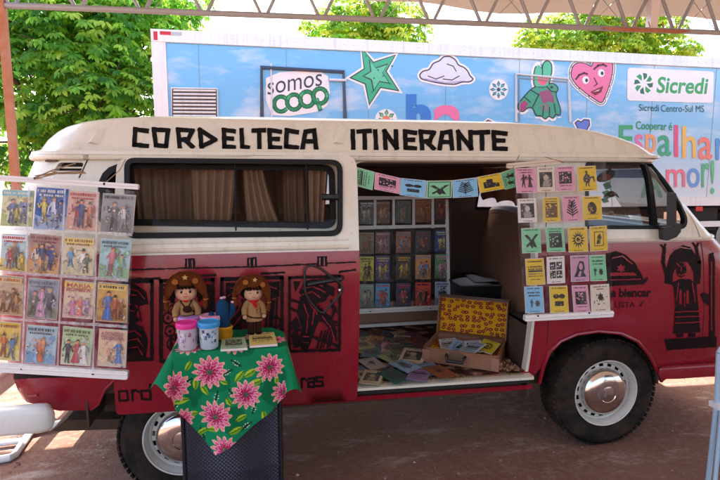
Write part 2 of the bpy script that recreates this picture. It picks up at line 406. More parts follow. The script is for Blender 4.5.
class Paint:
    """flat marks on a surface; each mark lies a hair above the one before"""
    def __init__(s, surf, off=.0015, step=.00025, fine=0., wob=0.): s.s, s.off, s.step, s.k, s.mb, s.fine, s.wob, s.rg = surf, off, step, 0, MB(), fine, wob, random.Random(5)
    def soft(s, poly):      # hand-painted edge, carried to surface coordinates
        return [s.s.uv(x+s.rg.uniform(-s.wob, s.wob), y+s.rg.uniform(-s.wob, s.wob)) for x, y in resample(poly, 3.)]
    def _fn(s, uvf):
        h = s.off+s.k*s.step
        return lambda x, y: s.s.pt(*uvf(x, y), h)
    def px(s, poly, c, mi=0, holes=(), bump=True):          # marks given in photo pixels, carried onto the surface
        if s.fine:
            sheet(s.mb, s.soft(poly), [s.soft(h) for h in holes], s.s, s.off+s.k*s.step, s.fine, (lambda q: mi), c=c, smooth=False)
        else: fill(s.mb, poly, s._fn(lambda x, y: s.s.uv(x, y)), c, mi, holes)
        s.k += bump
    def pxs(s, polys, c, mi=0):
        for p in polys: s.px(p, c, mi, (), False)
        s.k += 1
    def uv(s, poly, c, mi=0, bump=True): fill(s.mb, poly, s._fn(lambda x, y: (x, y)), c, mi); s.k += bump
    def text(s, t, x0, y0, x1, y1, c, bold=.01, mi=0, dy=0.):        # box in pixels, baseline y1 at x0, drifting dy to x1
        V, F = text_polys(t, bold); h = s.off+s.k*s.step
        pts = [s.s.pt(*s.s.uv(x0+(x1-x0)*a, y1-(y1-y0)*b+dy*a), h) for a, b in V]
        s.mb.add(pts, F, mi, c); s.k += 1

# ================================================================== GROUND
def gz(x, y=0.):   # the dirt dips a little towards the van's rear
    t = min(1, max(0, (-.15-x)/2.2)); return -.088*(t*t*(3-2*t))
def ground_mat():
    m, n, l, p = node_mat('red_dirt'); tc = n.new('ShaderNodeTexCoord')
    def nz(sc_, d=8, rg=.6, dist=0.):
        q = n.new('ShaderNodeTexNoise'); q.inputs['Scale'].default_value = sc_; q.inputs['Detail'].default_value = d; q.inputs['Roughness'].default_value = rg; q.inputs['Distortion'].default_value = dist
        l.new(tc.outputs['Object'], q.inputs['Vector']); return q.outputs['Fac']
    def mix(f, a, b):
        x = n.new('ShaderNodeMix'); x.data_type = 'RGBA'; l.new(f, x.inputs[0])
        for v, k in ((a, 6), (b, 7)):
            if isinstance(v, tuple): x.inputs[k].default_value = (*v, 1)
            else: l.new(v, x.inputs[k])
        return x.outputs[2]
    def rng(f, a, b, hi=1.):
        x = n.new('ShaderNodeMapRange'); x.inputs[1].default_value = a; x.inputs[2].default_value = b; x.inputs[4].default_value = hi; l.new(f, x.inputs[0]); return x.outputs[0]
    c = mix(rng(nz(.9), .35, .65), (.205, .092, .062), (.28, .150, .108))
    c = mix(rng(nz(26, 5, .7), .48, .68), c, (.30, .185, .145))
    c = mix(rng(nz(75, 4, .7), .56, .72), c, (.14, .085, .068))
    mp = n.new('ShaderNodeMapping'); mp.inputs['Scale'].default_value = (1.2, 3.2, 1); mp.inputs['Rotation'].default_value = (0, 0, .25); l.new(tc.outputs['Object'], mp.inputs[0])
    q = n.new('ShaderNodeTexNoise'); q.inputs['Scale'].default_value = 1.5; q.inputs['Detail'].default_value = 9; q.inputs['Roughness'].default_value = .75; l.new(mp.outputs[0], q.inputs['Vector'])
    c = mix(rng(q.outputs['Fac'], .54, .72, .8), c, (.60, .51, .45))
    l.new(c, p.inputs['Base Color']); p.inputs['Roughness'].default_value = .92; p.inputs['Specular IOR Level'].default_value = .2
    ad = n.new('ShaderNodeMath'); ad.operation = 'ADD'; l.new(nz(60, 6, .7), ad.inputs[0]); l.new(nz(14, 5, .6), ad.inputs[1])
    b = n.new('ShaderNodeBump'); b.inputs['Strength'].default_value = .8; b.inputs['Distance'].default_value = .02; l.new(ad.outputs[0], b.inputs['Height']); l.new(b.outputs[0], p.inputs['Normal'])
    return m
M['ground'] = ground_mat()
mb = MB()
xs = [-400, -150, -60, -25, -12, -8]+[-6+.1*i for i in range(111)]+[6, 8, 12, 25, 60, 150, 400]
ys = [-300, -100, -40, -15, -7]+[-3+.1*i for i in range(91)]+[8, 12, 25, 60, 150, 500]
vs = [(x, y, gz(x)+(.012*noise.noise((x*1.7, y*1.7, 0))+.006*noise.noise((x*6, y*6, 3)) if -6 <= x <= 5 and -3 <= y <= 6 else 0)) for y in ys for x in xs]
nx = len(xs)
mb.add(vs, [(j*nx+i, j*nx+i+1, (j+1)*nx+i+1, (j+1)*nx+i) for j in range(len(ys)-1) for i in range(nx-1)], 0, None, True)
structure(mb.build('ground', 'ground'))
rg = random.Random(4); mb = MB()
for i in range(1500):
    x = rg.uniform(-4.6, 2.8); y = rg.uniform(-1.4, 2.6); s = rg.choice([.003, .004, .005, .006, .010])*rg.uniform(.7, 1.3)
    c = rg.choice([(.26, .16, .12), (.34, .22, .17), (.18, .11, .085), (.42, .32, .27)])
    o = Vector((x, y, gz(x)+.006+s*.2)); a = rg.uniform(0, 3)
    pts = [o+Vector((s*math.cos(a+k*1.57)*rg.uniform(.7, 1.3), s*math.sin(a+k*1.57)*rg.uniform(.7, 1.3), -s*.5)) for k in range(4)]+[o+Vector((rg.uniform(-.3, .3)*s, rg.uniform(-.3, .3)*s, s*.6))]
    mb.add(pts, [(0, 1, 4), (1, 2, 4), (2, 3, 4), (3, 0, 4)], 0, c)
M['stone'] = print_mat('pebbles', .9, wear=.3, spec=.2)
o = mb.build('gravel', 'stone'); o['kind'] = 'stuff'; tag(o, 'loose small gravel scattered over the red dirt', 'gravel')

# ================================================================== THE VAN
W = 1.72
def ip(t, tab):
    if t <= tab[0][0]: return tab[0][1]
    for (a, p), (b, q) in zip(tab, tab[1:]):
        if t <= b: return p+(q-p)*(t-a)/(b-a)
    return tab[-1][1]
def yn(z):
    if z < 1.02: return .085*((1.02-z)/.62)**2
    if z > 1.12: return .10*((z-1.12)/.57)**1.25
    return 0.
XF = [(.35, .93), (.85, .91), (1.1, .86), (1.2, .78), (1.235, .735), (1.31, .665), (1.67, .355), (1.72, .31)]
XR = [(.4, -3.20), (.5, -3.245), (.65, -3.265), (.9, -3.275), (1.2, -3.24), (1.45, -3.18), (1.7, -3.09)]
RF, RR = .27, .23
def body(u, v, off=0.):
    z = v; y0 = yn(z); xf, xr = ip(z, XF), ip(z, XR); a, b = xf-RF, xr+RR
    if b <= u <= a: return (u, y0-off, z)
    if u > a:
        s = u-a; q = RF*math.pi/2
        if s < q: t = s/RF; return (a+(RF+off)*math.sin(t), y0+RF-(RF+off)*math.cos(t), z)
        return (xf+off, y0+RF+(s-q), z)
    s = b-u; q = RR*math.pi/2
    if s < q: t = s/RR; return (b-(RR+off)*math.sin(t), y0+RR-(RR+off)*math.cos(t), z)
    return (xr-off, y0+RR+(s-q), z)
def far(u, v, off=0.): p = body(u, v, off); return (p[0], W-p[1], p[2])
BODY, FAR = Surf(body, -1., 1.), Surf(far, -1., 1.)
def uc(z): return ip(z, XF)-RF+RF*math.pi/2+W/2-yn(z)-RF     # centre line in front
def ur(z): return ip(z, XR)+RR-RR*math.pi/2-(W/2-yn(z)-RR)   # and behind
BELT = 1.228
van = thing('van', 'red and cream van with hand lettered roof and open sliding door, parked on red dirt', 'van', (-1.2, .86, 0))
def part(mb, name, mats, parent=None, sharp=35): return mb.build(name, mats, van, sharp, parent, name in ('body', 'sliding_door'))
bm = lambda q: 0 if q[1] > BELT else 1
# openings, read off the side of the van
OPEN = rounded([(-1.52, .485), (-.505, .485), (-.505, 1.672), (-1.52, 1.672)], [.05, .05, .09, .09])
REARWIN = rounded([BODY.uv(*p) for p in ((98, 225), (98, 162.5))]+[(-1.60, 1.655), (-1.60, 1.33)], [.05, .14, .06, .06])
CABWIN = rounded([BODY.uv(*p) for p in ((585, 229), (585, 161.5), (654, 160.5), (687, 219), (684.5, 229))], [.03, .03, .05, .05, .04])
VENT = rounded([BODY.uv(*p) for p in ((52, 174), (59, 162.5), (84, 162.5), (80, 174))], .015)
zs = [.41+.05*i for i in range(26)]+[1.69]
def arch(cx, r, zb, z0, ry, n=20): return [(cx+r*math.cos(math.pi*(1-i/n)), z0+ry*math.sin(math.pi*(1-i/n))) for i in range(n+1)]
def half(bottom_front, wind, rearc):
    out = [(ur(.47), .47), (-3.10, .47), (-2.99, .435), (-2.84, .425)]
    # rear arch, sill, front arch
    out += [(-2.80, .46), (-2.76, .54), (-2.70, .60), (-2.6, .655), (-2.40, .675), (-2.2, .655), (-2.08, .59), (-2.02, .50), (-2.0, .44)]
    out += [(-.475, .44)]+[BODY.uv(*p) for p in ((543.5, 365), (549, 352), (560, 341), (576, 334), (597, 331), (620, 333), (637, 341), (648, 354), (656, 369), (662, 382))]
    out += [(.45, .40), (uc(.4), .40)]
    if wind: out += [(uc(z), z) for z in (.6, .85, 1.1, 1.2, 1.235, 1.285)]+[(uc(1.285)-.56, 1.285), (uc(1.32)-.61, 1.32), (uc(1.63)-.59, 1.615), (uc(1.65)-.54, 1.645), (uc(1.645), 1.645), (uc(1.69), 1.69)]
    out += [(ur(1.69), 1.69)]+[(ur(z), z) for z in (1.45, 1.2, .9, .65)]
    return out
H = half(True, True, True)
mb = MB()
sheet(mb, H, [OPEN, REARWIN, CABWIN, VENT], BODY, 0, .07, bm, [[(-3.9, BELT), (2.4, BELT)]], .035, None)
FARWIN = rounded([(-2.62, 1.34), (-1.33, 1.34), (-1.33, 1.64), (-2.62, 1.64)], .06)
FCAB = CABWIN
sheet(mb, H, [FARWIN, FCAB], FAR, 0, .08, bm, [[(-3.9, BELT), (2.4, BELT)]], .035, None)
bodyo = part(mb, 'body', ['cream', 'red'], None, 50)
# inner lining (dark brown) on both sides, floor and ceiling
mb = MB()
lin = [(-3.3, .5), (-1.0, .5), (.2, .5), (.2, 1.66), (-3.2, 1.66)]
sheet(mb, [(-3.05, .5), (.25, .5), (.25, 1.668), (-3.0, 1.668)], [FARWIN, FCAB], FAR, -.04, .15)
sheet(mb, [(-3.05, .5), (-1.56, .5), (-1.56, 1.668), (-2.95, 1.668)], [REARWIN], BODY, -.04, .15)
mb.box((-2.98, .10, 1.664), (.18, 1.62, 1.672)); mb.box((-3.06, .20, .5), (-3.03, 1.52, 1.66))
part(mb, 'lining', 'liner')
mb = MB(); mb.box((-1.96, .06, .455), (-.50, 1.66, .478)); mb.box((-3.0, .36, .455), (-1.961, 1.36, .477)); mb.box((-1.94, .09, .36), (-.52, 1.6, .45), 1); mb.box((-3.0, .40, .36), (-1.945, 1.32, .45), 1); mb.box((-.515, .40, .34), (.8, 1.32, .42), 1)
part(mb, 'floor_pan', ['liner', 'well'])
for x0, x1, zt in ((-2.86, -1.98, .70), (-.50, .34, .76)):
    for s in (0, 1):
        a = .34 if s == 0 else W-.34; mb = MB()
        mb.box((x0, a-.01, .30), (x1, a+.01, zt)); lo, hi = (.045, .34) if s == 0 else (W-.34, W-.045)
        mb.box((x0, lo, zt-.012), (x1, hi, zt)); mb.box((x0, lo+.02, .34), (x0+.01, hi, zt)); mb.box((x1-.01, lo+.02, .36), (x1, hi, zt)); part(mb, 'wheel_well', 'well')
# sill: cream step, dark track, red rocker
mb = MB(); mb.box((-1.53, .012, .462), (-.492, .085, .482)); mb.box((-1.525, .0, .467), (-.497, .014, .481))
part(mb, 'step', 'cream')
mb = MB(); sheet(mb, [(-.520, .492), (-.503, .492), (-.503, 1.60), (-.520, 1.60)], [], BODY, .003, .06, None, (), .05); part(mb, 'door_jamb', 'cream')
mb = MB(); mb.box((-1.55, 1.135, .479), (-.62, 1.16, .66)); part(mb, 'bench_panel', 'vinyl')
mb = MB(); mb.box((-2.0, .058, .425), (-.49, .09, .456)); part(mb, 'door_track', 'dark')
mb = MB(); sheet(mb, [(-2.0, .385), (-.478, .385), (-.478, .416), (-2.0, .416)], [], Surf(lambda u, v, o: (u, .052-o-.022*math.sin((v-.385)/.031*3.1), v)), 0, .03); part(mb, 'rocker', 'red')
# arch lip
mb = MB(); L = [BODY.at(*p, .004) for p in ((539, 383), (543.5, 365), (549, 352), (560, 341), (576, 334), (597, 331), (620, 333), (637, 341), (648, 354), (656, 369), (661, 381))]
mb.tube(L, .011, 8); part(mb, 'arch_lip', 'red'); mb = MB(); L2 = [BODY.pt(u, v, .004) for u, v in ((-2.84, .43), (-2.80, .46), (-2.76, .54), (-2.70, .60), (-2.6, .655))]; mb.tube(L2, .006, 8)
part(mb, 'arch_lip', 'red')
# gutter
mb = MB(); g = [BODY.pt(u, 1.688, .018) for u in [ur(1.69)+.02*0+t for t in (0.3, .6, .66, .72, .78, .84, .9, .98)]+[-2.8+.25*i for i in range(12)]+[.1, .16, .22, .28, .34, .40, .6, .9]]
mb.tube(g, .014, 8); g2 = [Vector((p.x, W-p.y, p.z)) for p in g]; mb.tube(g2, .014, 8); part(mb, 'gutter', 'cream')
# belt moulding
mb = MB(); mb.tube([BODY.pt(u, BELT+.016, .002) for u in [-3.3+.1*i for i in range(18)]], .011, 8); part(mb, 'belt_moulding', 'cream'); mb = MB()
mb.tube([BODY.pt(u, BELT+.012, .002) for u in [-.49+.06*i for i in range(28)]], .010, 8); part(mb, 'belt_moulding', 'cream')
# vent louvres
mb = MB()
for z in (1.618, 1.637): mb.tube([BODY.pt(VENT[0][0]-.01, z, -.012), BODY.pt(VENT[-1][0]+.08, z+.0, -.012)], .0045, 6, 0)
sheet(mb, inset(VENT, -.01), [], BODY, -.034, .05, lambda q: 1); part(mb, 'vent_louvre', ['cream', 'dark'])
# seam lines of cab door and pillars
mb = MB()
def seam(pts, wd=.004):
    p = resample([BODY.uv(*q) for q in pts], .05, False)
    sd = [(x+wd/2, y) for x, y in p]+[(x-wd/2, y+.0001) for x, y in p[::-1]] if abs(p[0][0]-p[-1][0]) < abs(p[0][1]-p[-1][1]) else [(x, y+wd/2) for x, y in p]+[(x, y-wd/2) for x, y in p[::-1]]
    sheet(mb, sd, [], BODY, .0012, .05, smooth=False)
seam([(545, 158), (546, 240), (547, 345)]); seam([(701, 242), (704, 300), (702, 340)]); seam([(663, 160), (694, 222), (701, 241)])
seam([(663, 371), (716, 365)]); seam([(89, 157), (79, 178)], .006)
for b in apart(mb): part(b, 'door_gap', 'dark')
# ---------------------------------------------------------------- roof
LV = [(1.690, .085, -3.09, .33), (1.700, .066, -3.115, .365), (1.715, .068, -3.11, .36), (1.726, .088, -3.075, .325), (1.775, .104, -3.045, .25), (1.815, .118, -3.005, .14), (1.842, .130, -2.965, .045),
      (1.864, .146, -2.91, -.075), (1.884, .180, -2.82, -.24), (1.902, .25, -2.68, -.44), (1.928, .45, -2.3, -.8), (1.942, .78, -1.8, -1.2)]
def roof_ring(z, y, xr, xf, n=10):
    rf, rr = min(.22, (W/2-y)*.9), min(.26, (W/2-y)*.9); out = []
    def seg(a, b, k): return [a+(b-a)*i/k for i in range(k)]
    x0, x1 = xr+rr, xf-rf
    out += [(x, y, z) for x in seg(x0, x1, 40)]
    out += [(x1+rf*math.sin(t), y+rf-rf*math.cos(t), z) for t in seg(0, math.pi/2, n)]
    out += [(xf, yy, z) for yy in seg(y+rf, W-y-rf, 8)]
    out += [(x1+rf*math.cos(t), W-y-rf+rf*math.sin(t), z) for t in seg(0, math.pi/2, n)]
    out += [(x, W-y, z) for x in seg(x1, x0, 40)]
    out += [(x0-rr*math.sin(t), W-y-rr+rr*math.cos(t), z) for t in seg(0, math.pi/2, n)]
    out += [(xr, yy, z) for yy in seg(W-y-rr, y+rr, 8)]
    out += [(x0-rr*math.cos(t), y+rr-rr*math.sin(t), z) for t in seg(0, math.pi/2, n)]
    return out
mb = MB(); rings = [roof_ring(*l) for l in LV]; n = len(rings[0])
mb.add([p for r_ in rings for p in r_], [(i*n+k, i*n+(k+1) % n, (i+1)*n+(k+1) % n, (i+1)*n+k) for i in range(len(rings)-1) for k in range(n)], 0, None, True)
mb.add(rings[-1], [tuple(range(n))], 0, None, True)
roofo = part(mb, 'roof', 'cream', None, 45)
YR = [(l[0], l[1]) for l in LV[3:]]
ROOF = Surf(lambda u, v, o: (u, ip(v, YR)-o, v+o*.3), -1.5, 1.77)
# pressed swages in the roof band
mb = MB()
for x0, x1 in ((88, 99), (333, 343)):
    a, b = ROOF.uv(x1, 128), ROOF.uv(x0, 143)
    mb.add([ROOF.pt(a[0], a[1], .001), ROOF.pt(b[0], b[1], .001), ROOF.pt(b[0]+.012, b[1], .012), ROOF.pt(b[0]+.05, b[1]-.004, .001), ROOF.pt(a[0]+.04, a[1], .001)], [(0, 1, 2), (0, 2, 4), (4, 2, 3)], 0, None, True)
mb.tube([ROOF.pt(-2.85+.2*i, 1.727, .0) for i in range(16)], .0045, 6)
part(mb, 'roof_swage', 'cream', roofo)
GL = {'C': [[(1, .9), (.06, 1), (.0, .1), (1, .02)]], 'O': [[(0, 1), (1, .94), (.86, .02), (.14, .08), (0, 1)]], 'R': [[(.12, 0), (.0, 1), (1, .93), (.72, .45), (.1, .40)], [(.42, .42), (1, 0)]],
      'D': [[(.1, 0), (0, 1), (1, .42), (.1, .02)]], 'E': [[(1, .92), (.03, 1), (.1, .04), (1, .0)], [(.08, .52), (.82, .5)]], 'L': [[(.0, 1), (.12, .06), (1, .0)]], 'T': [[(0, .97), (1, 1)], [(.52, .98), (.56, 0)]],
      'A': [[(.0, 0), (.22, .93), (.85, 1), (1, 0)], [(.1, .40), (.95, .38)]], 'I': [[(.3, 1), (.6, 0)]], 'N': [[(.08, 0), (.0, 1), (.95, .02), (.9, 1)]]}
P = Paint(ROOF, .002, .0001, .05, .22)
def letter(ch, x0, x1, y0, y1, wd=4.6):
    for st in GL[ch]:
        pts = [(x0+2+(x1-x0-4)*a, y1-2-(y1-y0-4)*b) for a, b in st]
        P.pxs(stroke(pts, wd), None)
for ch, x0, x1 in zip('CORDELTECA', (132.5, 152, 176, 198, 221.5, 239.5, 251.5, 267, 284, 300.5), (149, 170, 194.5, 217, 236, 250, 266, 282, 299, 318)):
    letter(ch, x0, x1, 127.3+(x0-132)*.008, 148.3+(x0-132)*.012)
part(P.mb, 'roof_lettering', 'black_paint', roofo); P = Paint(ROOF, .002, .0001, .05, .22)
for ch, x0, x1 in zip('ITINERANTE', (350, 356.5, 372, 382.5, 402.5, 418.5, 437.5, 456, 472.5, 491), (356, 372, 379.5, 399, 417, 435.5, 454, 473.5, 490, 507.5)):
    letter(ch, x0, x1, 129+(x0-350)*.01, 150+(x0-350)*.008)
part(P.mb, 'roof_lettering', 'black_paint', roofo)

# ---------------------------------------------------------------- sliding door, run back along the side
DO = .075
DOOR = Surf(lambda u, v, o: body(u, v, DO+o), -2., 1.)
def dpx(*ps): return [DOOR.uv(*p) for p in ps]
door_out = rounded(dpx((116.5, 415), (117, 158), (356.5, 154.5), (357, 400)), [.02, .05, .07, .03])
dwin_out = rounded(dpx((125.5, 238.5), (124.5, 157.6), (342.5, 159.6), (342.5, 236)), [.05, .05, .06, .06])
mb = MB(); sheet(mb, door_out, [inset(dwin_out, .004)], DOOR, 0, .06, bm, [[(-3.4, BELT), (-1.3, BELT)]], .045, None)
door = part(mb, 'sliding_door', ['cream', 'red'], None, 45)
mb = MB(); wi = inset(dwin_out, .024); sheet(mb, dwin_out, [wi], DOOR, .009, .05, None, (), .03); 
dv = dpx((236, 240))[0][0]
mb.tube([DOOR.pt(dv, 1.335, -.004), DOOR.pt(dv, 1.655, -.004)], .004, 6); dv2 = dpx((308, 240))[0][0]; mb.tube([DOOR.pt(dv2, 1.335, -.006), DOOR.pt(dv2, 1.655, -.006)], .005, 6)
part(mb, 'window_rubber', 'rubber', door)
mb = MB(); sheet(mb, inset(dwin_out, .022), [], DOOR, -.012, .1); part(mb, 'window_glass', 'glass_dark', door)
mb = MB(); a = DOOR.at(322, 197, .006); b = DOOR.at(338, 197, .006); mb.tube([a, b], .016, 6); c_ = DOOR.at(331, 192, .006)
part(mb, 'window_catch', 'black_plastic', door)
mb = MB(); mb.tube([DOOR.pt(u, BELT+.020, .001) for u in [-2.60+.05*i for i in range(22)]], .011, 8); mb.tube([DOOR.pt(u, BELT+.055, .0) for u in [-2.60+.05*i for i in range(22)]], .005, 6); part(mb, 'belt_moulding', 'cream', door)
# handle
mb = MB(); h1, h2 = DOOR.at(307, 283, .03), DOOR.at(341, 277.5, .03)
mb.tube([DOOR.at(307, 283.5, .0), DOOR.at(308, 283.3, .026), h1*.5+h2*.5, DOOR.at(340, 278, .026), DOOR.at(341.5, 277.8, .0)], [.012, .013, .0115, .013, .014], 10)
mb.ball(DOOR.at(340, 290, .008), .012, 10, 1); part(mb, 'door_handle', ['black_plastic', 'chrome'], door)
# painted woodcut frieze and words
P = Paint(DOOR, .0016, .0002, .045, .4)
def rectpx(x0, y0, x1, y1, sl=-.03): return [(x0, y0), (x1, y0+(x1-x0)*sl), (x1, y1+(x1-x0)*sl), (x0, y1)]
def frame_px(x0, y0, x1, y1, wd, sl=-.03, wob=0.):
    q = rectpx(x0, y0, x1, y1, sl); P.pxs(stroke(q, wd, True), None)
P.pxs(stroke([(118, 270), (190, 268), (260, 266.5), (355, 262)], 1.5), None)
P.pxs(stroke([(118, 279.5), (160, 278.5)], 2.2)+stroke([(176, 277), (215, 275)], 2.2)+stroke([(262, 273.5), (284, 272.5)], 2.4)+stroke([(340, 272), (355, 270)], 2.2), None)
for x, y in ((190, 259), (252, 258), (322, 257)): P.px(rectpx(x-5, y-.5, x+5, y+9.5), None); P.pxs(stroke([(x-2.2, y+1), (x-2.2, y+8)], .9)+stroke([(x+2.2, y+1), (x+2.2, y+8)], .9), None, 1)
# panel behind left doll: bearded man in profile, hat
def bars(x0, x1, y0, y1, n, sl, wd, jit=1.):
    r2 = random.Random(int(x0*7+y0)); 
    return [s for i in range(n) for s in stroke([(x0+(x1-x0)*i/n+r2.uniform(-jit, jit), y0+r2.uniform(-jit, jit)), (x0+(x1-x0)*i/n+sl+r2.uniform(-jit, jit), y1+r2.uniform(-jit, jit))], wd)]
C2 = lambda *q: P.pxs([t_ for st in q for t_ in stroke(st, 1.1)], None, 1)
frame_px(122, 282, 152, 360, 3.4); P.px([(124, 282), (136, 284), (146, 292), (149, 304), (140, 306), (126, 302)], None); P.px([(126, 306), (133, 304), (139, 309), (136, 316), (141, 320), (134, 324), (128, 322)], None)
P.px([(124, 326), (133, 322), (143, 327), (148, 340), (146, 359), (124, 359)], None); P.pxs(bars(126, 146, 306, 320, 3, 2, 1.4), None)
frame_px(161, 281, 213, 361, 3.6)
for i in range(9):
    x, y = 168+(i % 3)*13+2*(i//3), 318+(i//3)*13; P.pxs(stroke(circle(x, y, 5, 5.5, 9), 1.6, True)+[circle(x, y, 1.6, 1.8, 7)], None)
P.px([(163, 284), (172, 283), (170, 300), (164, 312)], None); P.px([(203, 284), (211, 284), (211, 330), (206, 326)], None); P.pxs(bars(196, 211, 334, 356, 4, -4, 2.2), None)
frame_px(222, 279, 282, 357, 3.6)
P.px([(226, 283), (280, 281), (279, 296), (268, 300), (262, 290), (240, 292), (232, 304), (226, 300)], None)
P.pxs(bars(228, 250, 300, 330, 5, 5, 2.3)+bars(268, 280, 300, 352, 4, -3, 2.6)+stroke(circle(276, 322, 4.5, 5.5, 10), 1.8, True), None)
frame_px(289.5, 277.5, 339.5, 351, 2.8)
P.px([(304, 281), (316, 279), (326, 283), (331, 292), (325, 301), (316, 304), (305, 300), (299, 292)], None)     # macaw-like bird on a branch
P.px([(325, 283), (335, 288), (333, 297), (328, 293)], None)
P.px([(300, 296), (316, 303), (320, 318), (312, 338), (308, 349), (301, 349), (302, 330), (297, 312)], None)
P.px([(315, 304), (330, 316), (337, 331), (337, 343), (329, 328), (318, 316)], None)
P.px([(291, 322), (297, 316), (300, 326), (294, 331)], None)
P.pxs(bars(291, 300, 334, 346, 4, 3, 1.8)+bars(322, 336, 330, 347, 5, -4, 1.8)+stroke([(291, 308), (310, 318), (337, 322)], 3.), None)
P.px([(293, 281), (301, 281), (295, 292)], None)
P.pxs(bars(166, 176, 286, 312, 3, 2, 1.6)+bars(170, 210, 336, 358, 7, 3, 2.)+[circle(206, 312, 5, 9, 10), [(176, 283), (203, 282), (206, 296), (198, 292), (184, 293), (174, 298)]], None)
P.px([(226, 306), (236, 312), (250, 296), (262, 300), (246, 312), (240, 330), (232, 338), (226, 330)], None)
P.pxs(stroke([(292, 300), (300, 302), (304, 312)], 2.4)+stroke([(331, 300), (334, 312), (330, 322)], 2.2)+stroke([(292, 328), (306, 331), (312, 336), (338, 346)], 3.)+[s_ for i in range(7) for s_ in stroke([(316+i*3.1, 312+i*2.2), (319+i*3.2, 305+i*3.4)], 1.6)], None)
P.px([(292, 333), (297, 326), (299, 336), (304, 330), (303, 340), (297, 346), (292, 344)], None); P.px([(330, 302), (336, 306), (337, 314), (332, 310)], None)
C2([(306, 284), (314, 282), (322, 286)], [(303, 288), (313, 286), (325, 292)], [(303, 294), (312, 291), (320, 297)], [(308, 300), (314, 310), (312, 324)], [(304, 304), (308, 316), (306, 332)], [(313, 306), (317, 314)], [(303, 336), (309, 336)], [(303, 342), (308, 342)], [(322, 316), (330, 326), (334, 338)], [(320, 322), (327, 330)])
C2([(128, 288), (138, 290), (145, 298)], [(128, 294), (137, 295)], [(128, 332), (135, 330), (142, 336)], [(128, 340), (138, 338), (144, 346)], [(127, 348), (138, 346), (143, 354)], [(131, 310), (134, 311)])
C2([(230, 288), (244, 287), (262, 286)], [(264, 284), (276, 288)], [(229, 295), (236, 290)], [(230, 320), (240, 308)], [(232, 328), (242, 314)])
for i in range(7): C2([(164+i*1.2, 287+i*3.5), (170+i*.4, 286+i*3.4)])
part(P.mb, 'door_painting', ['wood_cut', 'red'], door)
P = Paint(DOOR, .0016, .0002, .045, .2)
LO = {'o': [[(.05, .95), (.9, 1), (1, .1), (.12, 0), (.05, .95)]], 'r': [[(.15, 0), (.1, 1)], [(.1, .72), (.5, 1), (.95, .8)]], 'd': [[(.9, 1.5), (.95, 0), (.1, .05), (0, .85), (.9, .9)]], 'a': [[(.1, .9), (.9, 1), (.95, 0), (.05, .05), (.1, .55), (.9, .55)]], 's': [[(1, .95), (.1, 1), (.05, .55), (.95, .5), (1, .05), (0, 0)]], 'l': [[(.4, 1.5), (.5, 0)]], 'e': [[(.05, .5), (.95, .55), (.9, 1), (.05, .95), (.1, .05), (1, 0)]]}
for grp in ((('o', 118.5, 128, 391, 401), ('r', 131.5, 139, 390, 400.5), ('d', 141, 151, 389.5, 399.5)), (('r', 301, 307, 378.5, 387), ('a', 308, 314.5, 378, 387), ('s', 316, 323, 377, 386))):
    P = Paint(DOOR, .0016, .0002, .045, .2)
    for ch, x0, x1, y0, y1 in grp:
        for st in LO[ch]: P.pxs(stroke([(x0+(x1-x0)*a, y1-(y1-y0)*b) for a, b in st], 2.3), None)
    part(P.mb, 'door_lettering', 'letter_red', door)
# curtains behind the glass
def curtain(u0, u1, l0, l1, folds, amp, y, z0=1.30, z1=1.655, cst=0):
    mb = MB()
    def fn(s, t):
        a = u0+(u1-u0)*s; b = l0+(l1-l0)*s; x = a+(b-a)*(1-t)**1.3
        return (x, y+amp*math.sin(s*folds*6.28+.6*math.sin(t*3))*(.6+.4*(1-t)), z0+(z1-z0)*t)
    mb.grid(fn, folds*10, 12); return part(mb, 'curtain', 'curtain')
cx = lambda p, y=.16: onY(p, 200, y).x
curtain(cx(128), cx(192), cx(130), cx(190), 5, .018, .30); curtain(cx(193), cx(237), cx(194), cx(229), 5, .020, .13); curtain(cx(244), cx(263), cx(247), cx(282), 4, .018, .13)
curtain(cx(284), cx(306), cx(284), cx(306), 3, .018, .34); curtain(cx(308), cx(328), cx(309), cx(322), 3, .016, .13)
mb = MB(); mb.tube([(-2.72, .14, 1.652), (-1.58, .14, 1.652)], .006, 6); part(mb, 'curtain_rail', 'brass')
curtain(-2.66, -1.60, -2.66, -1.58, 12, .02, 1.60, 1.30, 1.66)
# glass
mb = MB(); sheet(mb, inset(CABWIN, .02), [], BODY, -.012, .08); part(mb, 'cab_window_glass', 'glass')
mb = MB(); sheet(mb, inset(FCAB, .02), [], FAR, -.012, .12); part(mb, 'far_window_glass', 'glass'); mb = MB(); sheet(mb, inset(FARWIN, .02), [], FAR, -.012, .2); part(mb, 'far_window_glass', 'glass')
mb = MB(); sheet(mb, CABWIN, [inset(CABWIN, .019)], BODY, .006, .05, None, (), .03)
pb = resample([BODY.uv(644.5, 162), BODY.uv(655.5, 229)], .05, False); sheet(mb, [(pb[0][0]-.015, pb[0][1]), (pb[-1][0]-.018, pb[-1][1]), (pb[-1][0]+.014, pb[-1][1]), (pb[0][0]+.010, pb[0][1])], [], BODY, .004, .06, None, (), .03)
part(mb, 'cab_window_rubber', 'rubber')
mb = MB(); sheet(mb, FCAB, [inset(FCAB, .028)], FAR, .006, .08, None, (), .03); part(mb, 'far_window_rubber', 'rubber'); mb = MB(); sheet(mb, FARWIN, [inset(FARWIN, .028)], FAR, .006, .08, None, (), .03); part(mb, 'far_window_rubber', 'rubber')
mb = MB(); sheet(mb, REARWIN, [inset(REARWIN, .03)], BODY, .005, .06, None, (), .03); part(mb, 'rear_window_rubber', 'rubber')
mb = MB()
